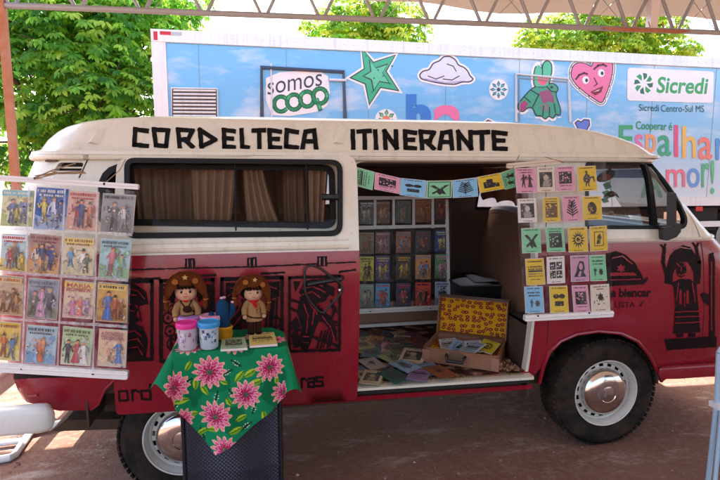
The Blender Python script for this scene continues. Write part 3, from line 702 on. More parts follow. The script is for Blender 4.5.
for sf in (BODY, FAR):
    sheet(mb, [(uc(1.285), 1.285), (uc(1.285)-.56, 1.285), (uc(1.32)-.61, 1.32), (uc(1.63)-.59, 1.615), (uc(1.65)-.54, 1.645), (uc(1.645), 1.645)][::-1], [], sf, -.01, .1)
part(mb, 'windscreen', 'glass')
# ---------------------------------------------------------------- cab door paintings
P = Paint(BODY, .0016, .0002, .045, .25)
C = (607, 285)
outer = [(606, 253), (616, 251), (626, 255), (635, 263), (642, 275), (644, 281), (606, 284)]
P.px(outer, None, 0, [star(621, 268.5, 5.2, .5, 6)[::-1], [(610, 276), (637, 275.5), (634, 272.5), (610, 272.5)]])
P.px([(640, 283), (645, 278), (648, 276), (647, 281), (642, 285)], None)
P.px([(606, 282), (648, 279), (640, 284.5), (606, 286.5)], None)
_ = [(684, 247), (677, 252), (672, 259), (669, 268), (665, 275), (665, 286), (671, 289), (675, 281), (686, 284), (692, 281), (697, 284), (700, 275), (698, 262), (694, 252)]
P.px([(683, 245), (690, 247), (696, 256), (699, 268), (700, 283), (694, 285), (693, 272), (688, 262), (680, 262), (673, 272), (672, 285), (664, 283), (666, 270), (670, 256), (676, 248)], None)
P.px(circle(681, 270, 5.2, 7.5, 12), None)
P.px([(673, 282), (680, 279), (690, 279), (696, 284), (698, 305), (700, 332), (673, 334), (675, 305)], None, 0, [[(679, 290), (682, 290), (682, 304), (679, 304)], [(686, 290), (689, 290), (689, 304), (686, 304)]])
P.pxs(stroke([(676, 288), (667, 278), (663, 262), (664, 249)], 3.2)+stroke([(694, 287), (699, 276), (699, 262), (696, 248)], 3.2)+stroke([(664, 249), (661, 245)], 1.8)+stroke([(664, 249), (665, 244)], 1.8)+stroke([(696, 248), (693, 243)], 1.8)+stroke([(696, 248), (698, 243)], 1.8), None)
P.px([(676, 334), (683, 334), (683, 337), (676, 337)], None); P.px([(688, 333), (695, 333), (695, 337), (688, 337)], None)
P.px([(709, 254), (713, 252), (714.5, 262), (714.5, 336), (709, 336), (709, 306), (703, 302), (700, 294), (704, 292), (709, 295)], None)
P.px([(664, 339), (716, 336), (716, 347), (667, 350)], None)
C2 = lambda *q: P.pxs([t_ for st in q for t_ in stroke(st, 1.)], None, 1)
C2([(676, 263), (679, 266)], [(683, 266), (686, 263)], [(678, 274), (681, 275.5), (685, 273.5)], [(681, 267), (680.5, 271)], [(675, 312), (698, 311)], [(675, 317), (699, 316)], [(675, 323), (699, 322)], [(678, 283), (676, 300)], [(692, 283), (695, 302)], [(684, 293), (684, 306)], [(711, 262), (711, 330)], [(673, 250), (680, 247), (690, 249)])
C2([(612, 258), (622, 256), (632, 264)], [(610, 280), (640, 279)])
part(P.mb, 'cab_painting', ['wood_cut', 'red'])
P = Paint(BODY, .0016, .0002, .06, .2); P.px([(14, 366), (118, 371), (112, 377), (72, 377.5), (40, 377.8), (14, 379.5)], None); part(P.mb, 'tail_painting', 'wood_cut')
P = Paint(BODY, .0016, .0002)
P.text('e biencar', 610.5, 288.5, 651, 297.5, None, .035, 0, -.6)
part(P.mb, 'cab_lettering', 'letter_red'); P = Paint(BODY, .0016, .0002); P.text('LISTA', 615, 302, 635, 307.5, None, .0); part(P.mb, 'cab_lettering', 'letter_red'); P = Paint(BODY, .0016, .0002); P.pxs(stroke([(640, 306), (643, 301.5)], 1.2), None)
part(P.mb, 'cab_mark', 'letter_red')
# ---------------------------------------------------------------- wheels
def wheel(x, z, ypos, side):
    Rr, hw = .325, .093; ax = Vector((0, -1, 0)) if side == 0 else Vector((0, 1, 0)); c = Vector((x, ypos, z))
    mb = MB(); prof = [(.20, -hw+.01), (.235, -hw-.002), (.28, -hw-.006), (.308, -hw+.012), (.322, -hw+.03), (.325, -.03), (.325, .03), (.322, hw-.03), (.308, hw-.012), (.28, hw+.006), (.235, hw+.002), (.205, hw-.006), (.197, hw-.02)]
    mb.lathe(prof, c, ax, 64)
    for i in range(60):   # tread blocks and shoulder lugs
        a = 2*math.pi*i/60; e = Vector((math.cos(a), 0, math.sin(a))); t = Vector((-math.sin(a), 0, math.cos(a))); fr = Matrix((t, Vector((0, 1, 0)), e)).transposed()
        for y0, y1, sh in ((-.082, -.052, 0), (-.046, -.016, .010), (-.010, .020, 0), (.026, .05, .010), (.054, .082, 0)):
            mb.box((-.0125+sh, y0, .318), (.0125+sh, y1, .3285), fr=Matrix.Translation(c) @ fr.to_4x4())
    o = part(mb, 'wheel', 'tyre', None, 40)
    mb = MB(); d = hw-.012
    mb.lathe([(.170, d-.046), (.180, d-.04), (.187, d-.012), (.199, d+.006), (.202, d+.010), (.199, d+.013), (.193, d+.010)], c, ax, 56)
    # perforated disc: ring of holes
    n = 18; x0 = ax.orthogonal().normalized(); y0_ = ax.cross(x0)
    def pp(rr, a, h): return c+ax*h+x0*(rr*math.cos(a))+y0_*(rr*math.sin(a))
    for i in range(n):
        a0, a1 = 2*math.pi*i/n, 2*math.pi*(i+1)/n; am = (a0+a1)/2; k = 6
        for t in range(k):
            q0, q1 = a0+(a1-a0)*t/k, a0+(a1-a0)*(t+1)/k
            f0, f1 = (abs(2*t/k-1) < .62), 0
            hole = 1 <= t <= 3
            if hole: mb.add([pp(.168, q0, d-.045), pp(.168, q1, d-.045), pp(.165, q1, d-.044), pp(.165, q0, d-.044)], [(0, 1, 2, 3)]); mb.add([pp(.149, q0, d-.038), pp(.149, q1, d-.038), pp(.115, q1, d-.03), pp(.115, q0, d-.03)], [(0, 1, 2, 3)])
            else: mb.add([pp(.168, q0, d-.045), pp(.168, q1, d-.045), pp(.115, q1, d-.03), pp(.115, q0, d-.03)], [(0, 1, 2, 3)])
    mb.lathe([(.17, d-.10), (.08, d-.09), (.001, d-.09)], c, ax, 24, 1)
    part(mb, 'rim', ['rim', 'dark'], o)
    mb = MB(); mb.lathe([(.138, d-.035), (.142, d-.028), (.141, d-.012), (.134, d+.004), (.114, d+.018), (.08, d+.028), (.05, d+.030), (.047, d+.027), (.03, d+.031), (.001, d+.033)], c, ax, 48)
    part(mb, 'hub_cap', 'chrome', o)
wheel(0, .325, .155, 0); wheel(-2.405, .235, .17, 0); wheel(0, .325, W-.155, 1); wheel(-2.405, .235, W-.17, 1)
# ---------------------------------------------------------------- bumpers
def sweep(path, prof, caps=True):
    mb = MB(); vs = []; N = len(path); k = len(prof)
    for i, p in enumerate(path):
        p = Vector(p); a, b = Vector(path[max(0, i-1)]), Vector(path[min(N-1, i+1)]); t = (b-a).normalized(); s = Vector((t.y, -t.x, 0)); s.normalize()
        sc_ = 1.
        if caps and i in (0, N-1): sc_ = .35
        if caps and i in (1, N-2): sc_ = .78
        if caps and i in (2, N-3): sc_ = .95
        for d, h in prof: vs.append(p+s*(d*sc_)+Vector((0, 0, h*sc_)))
    mb.add(vs, [(i*k+j, i*k+(j+1) % k, (i+1)*k+(j+1) % k, (i+1)*k+j) for i in range(N-1) for j in range(k)], 0, None, True)
    mb.add(vs[:k], [tuple(range(k))]); mb.add(vs[-k:], [tuple(range(k))]); return mb
prof = [(.045*math.copysign(abs(math.cos(a))**.6, math.cos(a)), .066*math.copysign(abs(math.sin(a))**.5, math.sin(a))) for a in [2*math.pi*i/20 for i in range(20)]]
e0 = onY(53.5, 416.5, -.03)
pth = [(e0.x, -.02, e0.z), (e0.x-.010, -.026, e0.z), (e0.x-.028, -.032, e0.z), (e0.x-.07, -.038, e0.z), (e0.x-.15, -.04, e0.z), (-3.30, -.045, e0.z)]
pth += [(-3.30-.15*math.sin(t), .105-.15*math.cos(t), e0.z) for t in [.3, .6, .9, 1.2, 1.5]]+[(-3.455, .5, e0.z), (-3.46, .86, e0.z)]
pth += [(p[0], W-p[1], e0.z) for p in pth[:-1][::-1]]
part(sweep(pth, prof), 'rear_bumper', 'white_plastic', None, 60)
prof = [(.020*math.copysign(abs(math.cos(a))**.35, math.cos(a)), .040*math.copysign(abs(math.sin(a))**.5, math.sin(a))) for a in [2*math.pi*i/16 for i in range(16)]]
pth = [(.325, .056, .437), (.33, .054, .437), (.35, .05, .437), (.45, .045, .437), (.65, .045, .437)]+[(.68+.27*math.sin(t), .30-.27*math.cos(t), .437) for t in (.2, .5, .8, 1.1, 1.4, 1.57)]+[(.96, .86, .437)]
pth += [(p[0], W-p[1], .437) for p in pth[:-1][::-1]]
part(sweep(pth[::-1], prof), 'front_bumper', 'red', None, 60)
mb = MB()   # engine tin and exhaust under the tail
a = [onY(*p, .25) for p in ((51, 431), (66, 420), (126, 419), (126, 429), (68, 431))]
A = [Vector(p) for p in a]; B = [p+Vector((0, .35, 0)) for p in A]; n = len(A)
mb.add(A+B, [tuple(range(n)), tuple(range(n, 2*n))[::-1]]+[(i, (i+1) % n, n+(i+1) % n, n+i) for i in range(n)])
part(mb, 'engine_tray', 'well')
mb = MB(); mb.tube([BODY.at(29, 396, .003), BODY.at(38, 395, .003)], .006, 6); part(mb, 'tail_catch', 'red')
# ---------------------------------------------------------------- wing mirror
mb = MB(); m0 = BODY.at(659, 234, .0)
q = [onY(*p, -.05) for p in ((667, 192.5), (676.5, 193), (676.5, 226), (666.5, 226))]
A = [Vector(p)+Vector((0, 0, 0)) for p in q]; pass
loop = rounded([(0, 0), (1, 0), (1, 1), (0, 1)], .12)
def bl(s, t): return A[0]*(1-s)*(1-t)+A[1]*s*(1-t)+A[2]*s*t+A[3]*(1-s)*t
F0 = [bl(*p) for p in loop]; F1 = [p+Vector((.022, .028, 0)) for p in F0]; n = len(loop)
mb.add(F0+F1, [tuple(range(n))[::-1], tuple(range(n, 2*n))]+[(i, (i+1) % n, n+(i+1) % n, n+i) for i in range(n)])
mir = part(mb, 'wing_mirror', 'black_plastic')
mb = MB(); q = [onY(*p, .01) for p in ((658.5, 227), (668, 226), (677, 223), (676, 231), (672, 236), (663, 239.5), (659, 239))]; A = [Vector(p) for p in q]; B = [p+Vector((-.012, -.05, 0)) for p in A]; n = len(A)
mb.add(A+B, [tuple(range(n)), tuple(range(n, 2*n))[::-1]]+[(i, (i+1) % n, n+(i+1) % n, n+i) for i in range(n)]); part(mb, 'mirror_foot', 'black_plastic', mir)
# ---------------------------------------------------------------- inside: bulkhead, valance cloth, dashboard, wheel, mirror
mb = MB()
def bk(s, t): 
    y = .36+1.26*s; x = -.37+.10*t+.20*max(0, s-.1)**1.2-.05*math.sin(t*3.1); z = .48+(.775+.06*math.sin(s*2.6))*t
    return (x, y, z)
mb.grid(bk, 20, 14); mb.grid(lambda s, t: tuple(Vector(bk(s, t))+Vector((.10, .0, -.01))), 20, 14)
mb.tube([Vector(bk(i/20, 1))+Vector((.05, 0, .0)) for i in range(21)], .055, 10); mb.tube([Vector(bk(0, i/14))+Vector((.05, 0, 0)) for i in range(15)], .05, 10)
part(mb, 'seat_bulkhead', 'vinyl')
mb = MB()
mb.grid(lambda s, t: (-.42+.24*s+.015*math.sin(s*20), .16+1.5*s, 1.655-(.255-.028*abs(math.sin(s*11)))*t), 60, 6); mb.grid(lambda s, t: (-.44+.03*s, .12+.26*s, 1.655-.03*t), 4, 2); part(mb, 'cab_curtain', 'vinyl')
mb = MB(); mb.grid(lambda s, t: (.30+.30*math.sin(t*1.5), .12+1.48*s, 1.24+.06*math.cos(t*1.5)-.25*max(0, t-.7)), 10, 10); part(mb, 'dashboard', 'black_plastic')
mb = MB(); c0 = Vector((.17, 1.30, 1.27)); mb.tube([c0+Vector((.13*math.cos(a), .21*math.sin(a), .16*math.cos(a))) for a in [2*math.pi*i/24 for i in range(24)]], .014, 8, closed=True)
for a in (1.57, -1.57): mb.tube([c0, c0+Vector((0, .2*math.sin(a), 0))], .012, 6)
mb.tube([c0, c0+Vector((.2, 0, -.25))], .02, 6); part(mb, 'steering_wheel', 'black_plastic')
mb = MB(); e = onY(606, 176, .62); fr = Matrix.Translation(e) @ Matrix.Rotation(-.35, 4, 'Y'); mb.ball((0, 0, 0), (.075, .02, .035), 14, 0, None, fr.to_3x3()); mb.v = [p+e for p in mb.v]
mb.box((e.x-.04, e.y-.026, e.z-.022), (e.x+.02, e.y-.019, e.z+.01), 1); mb.tube([e, e+Vector((.08, .0, .14))], .008, 6); M['painted_reflection'] = mat('red_reflection', (.45, .05, .05), .2); part(mb, 'rear_view_mirror', ['black_plastic', 'painted_reflection'])  # the mirror's red reflection is put in as a red coloured plate
M['bluestrip'] = glass_mat('blue_sun_strip', (.12, .42, .75), .1)
mb = MB(); z0, z1 = 1.585, 1.64
for sf in (BODY, FAR): sheet(mb, [(uc(z0), z0), (uc(z0)-.56, z0), (uc(z1)-.54, z1), (uc(z1), z1)][::-1], [], sf, -.016, .1)
part(mb, 'sun_strip', 'bluestrip')

# ================================================================== PRINTED COVERS
class Art:
    """a cover drawn in a unit square (s right, t up), laid on a quad"""
    def __init__(s, mb, m3, lift=.0009): s.mb, s.m3, s.l = mb, m3, lift
    def poly(s, p, c):
        h = s.l; fill(s.mb, [(min(.985, max(.015, a)), min(.985, max(.015, b))) for a, b in p], lambda x, y: s.m3(x, y, h), c); s.l += .00012
    def rect(s, x0, y0, x1, y1, c): s.poly([(x0, y0), (x1, y0), (x1, y1), (x0, y1)], c)
    def line(s, pts, wd, c):
        for q in stroke(pts, wd): s.poly(q, c); s.l -= .00011
        s.l += .00012
    def text(s, t, x0, y0, x1, y1, c, bold=.03):
        V, F = text_polys(t, bold); h = s.l; s.mb.add([s.m3(x0+(x1-x0)*a, y0+(y1-y0)*b, h) for a, b in V], F, 0, c); s.l += .00012
    def words(s, y, hgt, x0, x1, c, rg):   # a line of print too small to read
        x = x0
        while x < x1-.02:
            wd = rg.uniform(.03, .07); s.rect(x, y, min(x1, x+wd), y+hgt*rg.uniform(.8, 1), c); s.l -= .00011; x += wd+.018+(.04 if rg.random() < .2 else 0)
        s.l += .00012
    def person(s, x, y, h, cl, sk, rg, skirt=False, arm=0.):
        k = h; hw = .115*k; x += rg.uniform(-.03, .03); ln = rg.uniform(-.22, .22); st = rg.uniform(.3, 1.5); dk = tuple(v*.5 for v in cl); lt = tuple(min(.8, v*1.5+.02) for v in cl)
        T = lambda pts: [(x+a*hw+ln*b*k*.5, y+b*k) for a, b in pts]
        if skirt:
            s.poly(T([(-.6, .62), (.6, .62), (1.5, .2), (2., .0), (-1.9, .02), (-1.4, .22)]), cl); s.poly(T([(-.2, .6), (.2, .6), (.6, .02), (.1, .02)]), lt)
        else:
            s.poly(T([(-.9, .46), (.9, .46), (.7+.5*st, .02), (.1+.5*st, .0), (.05, .34), (-.3-.5*st, .0), (-.95-.5*st, .03)]), dk); s.poly(T([(.2+.5*st, .0), (1.3+.5*st, .0), (.7+.5*st, .05)]), (.03, .02, .02))
        s.poly(T([(-1.1, .80), (-.4, .83), (.4, .83), (1.1, .80), (.85, .43), (-.85, .43)]), cl); s.poly(T([(-.3, .82), (.3, .82), (.1, .5)]), lt)
        e1, e2 = rg.uniform(.42, .95), rg.uniform(.42, .95)
        s.line(T([(-1., .76), (-1.9, .62), (-1.6-rg.random(), e1)]), .045*k+.012, cl); s.line(T([(1., .76), (1.9, .6), (1.7+rg.random(), e2)]), .045*k+.012, dk)
        s.poly([(a, b) for a, b in circle(x+ln*k*.45, y+.90*k, .080*k, .088*k, 10)], sk)
        hc = rg.choice([(.03, .02, .015), dk, hx('5a3a1c'), hx('c8b070', .7)])
        if rg.random() < .5 or skirt: s.poly(T([(-.85, .86), (-.7, .97), (0, 1.01), (.7, .97), (.8, .9), (.3, .94), (-.4, .93)]), hc)
        else: s.poly(T([(-1.5, .93), (-.7, .95), (-.5, 1.03), (.5, 1.03), (.7, .95), (1.5, .94), (.6, .91), (-.6, .91)]), hc)
SK = hx('c98a62')
def comic(art, bg, band, title, figs, rg, ground=None, words=None, border=None, tw=None):
    art.rect(0, 0, 1, 1, bg)
    if border: art.rect(0, 0, 1, 1, border); art.rect(.06, .045, .94, .955, bg)
    if ground: art.poly([(0, 0), (1, 0), (1, .28+rg.uniform(-.05, .1)), (.6, .34), (.3, .28), (0, .36)], ground)
    for _ in range(9):   # background brushwork
        x, y, r = rg.uniform(.08, .92), rg.uniform(.1, .72), rg.uniform(.05, .16); k = rg.uniform(.55, 1.25)
        b = ground if ground and rg.random() < .5 else bg
        art.poly([(x+r*math.cos(a)*rg.uniform(.5, 1.2), y+.7*r*math.sin(a)*rg.uniform(.5, 1.2)) for a in [i*.9 for i in range(7)]], tuple(min(.8, v*k) for v in b))
    pal = [f[3] for f in figs]+[ground or bg, bg, H_('2a2420'), H_('efe4cc'), tuple(v*.5 for v in bg)]
    for _ in range(26):
        x, y, r = rg.uniform(.06, .94), rg.uniform(.04, .76), rg.uniform(.015, .06); a0 = rg.uniform(0, 3.1); k = rg.uniform(.8, 1.15); cc = tuple(.5*v*k+.5*w_ for v, w_ in zip(rg.choice(pal), bg))
        art.poly([(x+r*1.8*math.cos(q)*math.cos(a0)-r*.6*math.sin(q)*math.sin(a0), y+r*1.3*math.cos(q)*math.sin(a0)+r*.45*math.sin(q)*math.cos(a0)) for q in [i*.9 for i in range(7)]], cc)
    for f in figs:
        x, y, h, c = f[:4]; h = min(h*1.25, .80-y*.7); y *= .7; art.person(x, y, h, c, SK, rg, len(f) > 4 and f[4] > 0, rg.uniform(-.1, .35))
    for _ in range(22):
        x, y = rg.uniform(.08, .92), rg.uniform(.03, .6); r = rg.uniform(.01, .035); art.poly(circle(x, y, r*rg.uniform(.6, 1.5), r*.8, 6), rg.choice(pal))
    if band: art.rect(.02, .83, .98, .97, band)
    if words:
        n = len(words)
        for i, t in enumerate(words): art.text(t, .10, .955-.115*(i+1), .90, .945-.115*i, title, .03)
    else:
        art.words(.875, .075, .08, .92, title, rg)
        if rg.random() < .5: art.words(.79, .05, .14, .86, title, rg)
INK = (.018, .016, .016)
def woodcut(art, paper, motif, rg, ink=INK):
    P_ = tuple(min(.75, v*1.06) for v in paper)
    art.rect(0, 0, 1, 1, paper)
    if motif != 'text': art.words(.90, .045, .14, .86, ink, rg); art.words(.05, .03, .25, .75, ink, rg)
    def spots(n, x0, y0, x1, y1, a, b, c=None):
        for _ in range(n):
            x, y, r = rg.uniform(x0, x1), rg.uniform(y0, y1), rg.uniform(a, b); art.poly([(x+r*math.cos(q)*rg.uniform(.5, 1.3), y+r*.7*math.sin(q)*rg.uniform(.5, 1.3)) for q in [i*1.05 for i in range(6)]], c or paper); art.l -= .00011
        art.l += .00012
    if motif == 'block':
        art.rect(.16, .30, .84, .78, ink); spots(16, .2, .34, .8, .74, .02, .06); art.words(.20, .04, .2, .8, ink, rg)
    elif motif == 'two':
        for x in (.32, .68): art.person(x, .22, .52, ink, ink, rg, x > .5)
        art.words(.80, .05, .2, .8, ink, rg); spots(6, .25, .3, .75, .6, .015, .03)
    elif motif == 'figure':
        art.person(.5, .18, .62, ink, ink, rg, False, .4); art.line([(.5, .5), (.82, .56), (.86, .40)], .06, ink); art.poly(circle(.46, .48, .19, .17, 10), ink); spots(5, .35, .35, .6, .65, .02, .04)
    elif motif == 'picture':
        art.rect(.14, .20, .86, .80, ink); spots(10, .2, .25, .8, .75, .03, .09, tuple(v*.35 for v in paper)); art.poly(circle(.5, .58, .14, .12, 12), tuple(v*.7 for v in paper)); art.poly([(.3, .22), (.36, .46), (.64, .46), (.72, .22)], tuple(v*.45 for v in paper)); spots(8, .3, .3, .7, .7, .01, .03, ink)
    elif motif == 'plant':
        art.line([(.5, .18), (.52, .8)], .04, ink)
        for i in range(6): y = .25+.09*i; art.line([(.5, y), (.22+.03*i, y+.13)], .05, ink); art.line([(.5, y), (.8-.03*i, y+.12)], .05, ink)
        art.poly(circle(.5, .62, .12, .11, 9), ink); spots(5, .4, .5, .6, .7, .02, .03)
    elif motif == 'oval':
        art.poly([(.5+.20*math.cos(a)-.12*math.sin(a), .5+.24*math.sin(a)+.10*math.cos(a)) for a in [i*.42 for i in range(15)]], ink); spots(8, .38, .35, .62, .65, .02, .045); art.words(.24, .03, .2, .8, ink, rg)
    elif motif == 'bird':
        for q in ([(.12, .72), (.3, .74), (.55, .5), (.5, .4)], [(.9, .76), (.72, .74), (.42, .45), (.5, .38)], [(.4, .55), (.62, .55), (.78, .2), (.6, .26), (.52, .18), (.42, .3)], [(.2, .3), (.42, .46), (.44, .36), (.26, .22)]): art.poly(q, ink)
        spots(7, .3, .3, .7, .65, .015, .035)
    elif motif == 'square':
        art.rect(.15, .18, .85, .76, ink); spots(10, .2, .25, .8, .7, .03, .07); art.words(.80, .05, .15, .85, ink, rg)
    elif motif == 'sun':
        art.poly(star(.5, .5, .37, .5, 14), ink); art.poly(circle(.5, .5, .16, .14, 14), paper); art.poly(circle(.5, .5, .10, .09, 12), ink); spots(4, .45, .45, .55, .55, .01, .02)
    elif motif == 'frame':
        art.rect(.24, .2, .78, .78, ink); art.rect(.28, .23, .74, .75, paper); art.poly([(.36, .28), (.44, .62), (.58, .7), (.66, .55), (.58, .3)], ink); spots(6, .4, .35, .6, .62, .02, .04)
    elif motif == 'text':
        art.words(.86, .06, .12, .88, ink, rg)
        for i in range(5): art.words(.66-.085*i, .06 if i < 3 else .04, .12, .88, ink, rg)
        art.words(.2, .03, .25, .75, ink, rg); art.rect(.12, .50, .88, .56, ink)
    elif motif == 'collage':
        for x, y in ((.16, .52), (.52, .52), (.16, .2), (.52, .2)): art.rect(x, y, x+.32, y+.28, ink); spots(5, x+.04, y+.05, x+.28, y+.24, .02, .06)
    elif motif == 'portrait':
        art.poly([(.15, .18), (.3, .4), (.36, .6), (.5, .8), (.72, .76), (.78, .5), (.70, .36), (.85, .18)], ink); art.poly(circle(.55, .58, .11, .13, 11), paper); art.poly([(.36, .2), (.48, .4), (.58, .4), (.52, .2)], paper); spots(5, .48, .5, .62, .66, .01, .02, ink)
    elif motif == 'dots':
        for _ in range(16): art.poly(circle(rg.uniform(.15, .85), rg.uniform(.2, .8), .03, .025, 7), ink)
        art.poly(star(.5, .54, .17, .6, 7), ink); art.words(.82, .04, .3, .7, ink, rg)
    elif motif == 'ovals':
        art.poly(circle(.34, .62, .17, .09, 12), ink); art.poly(circle(.66, .62, .17, .09, 12), ink); art.rect(.26, .26, .74, .44, ink); spots(8, .25, .28, .75, .68, .015, .03)
    elif motif == 'small':
        art.words(.74, .07, .15, .85, ink, rg); art.words(.63, .06, .2, .8, ink, rg); art.person(.32, .2, .32, ink, ink, rg); art.poly(star(.66, .36, .16, .55, 8), ink)
    elif motif == 'house':
        art.poly([(.2, .22), (.2, .6), (.34, .6), (.34, .74), (.6, .74), (.6, .5), (.84, .44), (.84, .22)], ink); spots(8, .25, .28, .75, .65, .02, .04)
def quad_map(surf, q, off, up=True):   # q = four photo pixels TL TR BR BL
    uv = [Vector(surf.uv(x, y, off)) for x, y in q]
    def m3(s, t, k): p = uv[3]*(1-s)*(1-t)+uv[2]*s*(1-t)+uv[1]*s*t+uv[0]*(1-s)*t; return surf.pt(p.x, p.y, off+k)
    return m3
def booklet_mesh(m3, th, paper):
    mb = MB(); c = [m3(0, 0, 0), m3(1, 0, 0), m3(1, 1, 0), m3(0, 1, 0)]; d = [m3(0, 0, -th), m3(1, 0, -th), m3(1, 1, -th), m3(0, 1, -th)]
    mb.add(c+d, [(0, 1, 2, 3), (7, 6, 5, 4), (4, 5, 1, 0), (5, 6, 2, 1), (6, 7, 3, 2), (7, 4, 0, 3)], 0, paper); return mb
def base_of(m3): return (m3(0, 0, 0)+m3(1, 0, 0))/2

# ================================================================== LEFT DISPLAY: comics in a clear hanging sheet
YL = -.16
def tilt_plane(p0, p1, p2):   # through three places
    a = (p1-p0).normalized(); n = (p2-p0).cross(a).normalized(); b = n.cross(a); 
    if b.z < 0: b = -b
    return plane(p0, a, b)
t0, t1, b0 = onY(5, 181, YL), onY(138, 188, YL-.02), onY(0, 368, YL-.05)
LP = tilt_plane(t0, t1, b0)
if LP.pt(0, 0, 1).y > LP.pt(0, 0, 0).y: _q = LP.fn; LP = Surf(lambda u, v, k: _q(u, v, -k), 0, 0)
disp = thing('book_display', 'clear plastic pocket sheet of comic books hanging at the van\'s white rear corner', 'book display', tuple(LP.at(66, 376)))
def rail(surf, a, b, h, d, root, name, m, screws=()):
    A, B = Vector(surf.uv(*a)), Vector(surf.uv(*b)); t = (B-A).normalized(); s = Vector((-t.y, t.x)); mb = MB()
    poly = rounded([tuple(A-s*h), tuple(B-s*h), tuple(B+s*h), tuple(A+s*h)], h*.5, 3); n = len(poly)
    mb.add([surf.pt(x, y, d) for x, y in poly]+[surf.pt(x, y, -d) for x, y in poly], [tuple(range(n)), tuple(range(n, 2*n))[::-1]]+[(i, (i+1) % n, n+(i+1) % n, n+i) for i in range(n)])
    mb.tube([surf.pt(*tuple(A+s*h*.25), d*.9), surf.pt(*tuple(B+s*h*.25), d*.9)], h*.35, 6)
    for x, y in screws: mb.ball(surf.at(x, y, d), .006, 8, 1)
    return mb.build(name, [m, 'dark'], root)
rail(LP, (-8, 177.5), (139, 187), .012, .010, disp, 'top_rail', 'white_rail', ((36, 178.5), (105, 184)))
rail(LP, (-12, 366.5), (128.5, 375), .019, .012, disp, 'bottom_rail', 'white_rail', ((23, 368), (94, 373)))
def film(surf, q, root, m, off, amp=.006, seed=0, nu=46, nv=60, name='plastic_sheet'):
    uv = [Vector(surf.uv(*p)) for p in q]; mb = MB()
    def fn(s, t):
        p = uv[3]*(1-s)*(1-t)+uv[2]*s*(1-t)+uv[1]*s*t+uv[0]*(1-s)*t
        return surf.pt(p.x, p.y, off+amp*noise.noise((p.x*14+seed, p.y*9, seed))+amp*.6*noise.noise((p.x*40, p.y*26+seed, 1)))
    mb.grid(fn, nu, nv); return mb.build(name, m, root)
fs = film(LP, [(-6, 183), (137, 191), (127, 372), (-10, 364)], disp, 'film', .016)
mb = MB()
for (x0, y0, x1, y1) in ((-7, 228.5, 134, 236), (-8, 272, 130, 281), (-9, 317.5, 129, 327)):
    A, B = LP.uv(x0, y0), LP.uv(x1, y1); mb.grid(lambda s, t: LP.pt(A[0]+(B[0]-A[0])*s, A[1]+(B[1]-A[1])*s+.012*t+.003*noise.noise((s*20, t, y0)), .026), 40, 1)
for (x0, y0, x1, y1) in ((31, 186, 24, 364), (66.5, 188, 59, 368), (98.5, 190, 94, 370)):
    A, B = LP.uv(x0, y0), LP.uv(x1, y1); mb.grid(lambda s, t: LP.pt(A[0]+(B[0]-A[0])*s+.008*t, A[1]+(B[1]-A[1])*s, .025+.002*noise.noise((s*20, t, x0))), 40, 1)
mb.build('pocket_seam', 'seam', None, 35, fs)
mb = MB(); rp = random.Random(3)
for i in range(5): mb.tube([LP.at(38+rp.uniform(-2, 2), 178+rp.uniform(-2, 3), .015), LP.at(52+i*3, 172+rp.uniform(-2, 2), .02), LP.at(66+i*5, 173+rp.uniform(-2.5, 2.5), .0), LP.at(80, 171+rp.uniform(-1, 2), -.04)], .0022, 5)
mb.tube([LP.at(36, 178, .01), LP.at(50, 170, -.02), LP.at(70, 162, -.06)], .003, 5); mb.tube([LP.at(105, 184, .01), LP.at(118, 170, -.02), LP.at(122, 158, -.05)], .002, 5)
mb.build('twine', 'rope', disp)
H_ = lambda s, k=.8: hx(s, k)
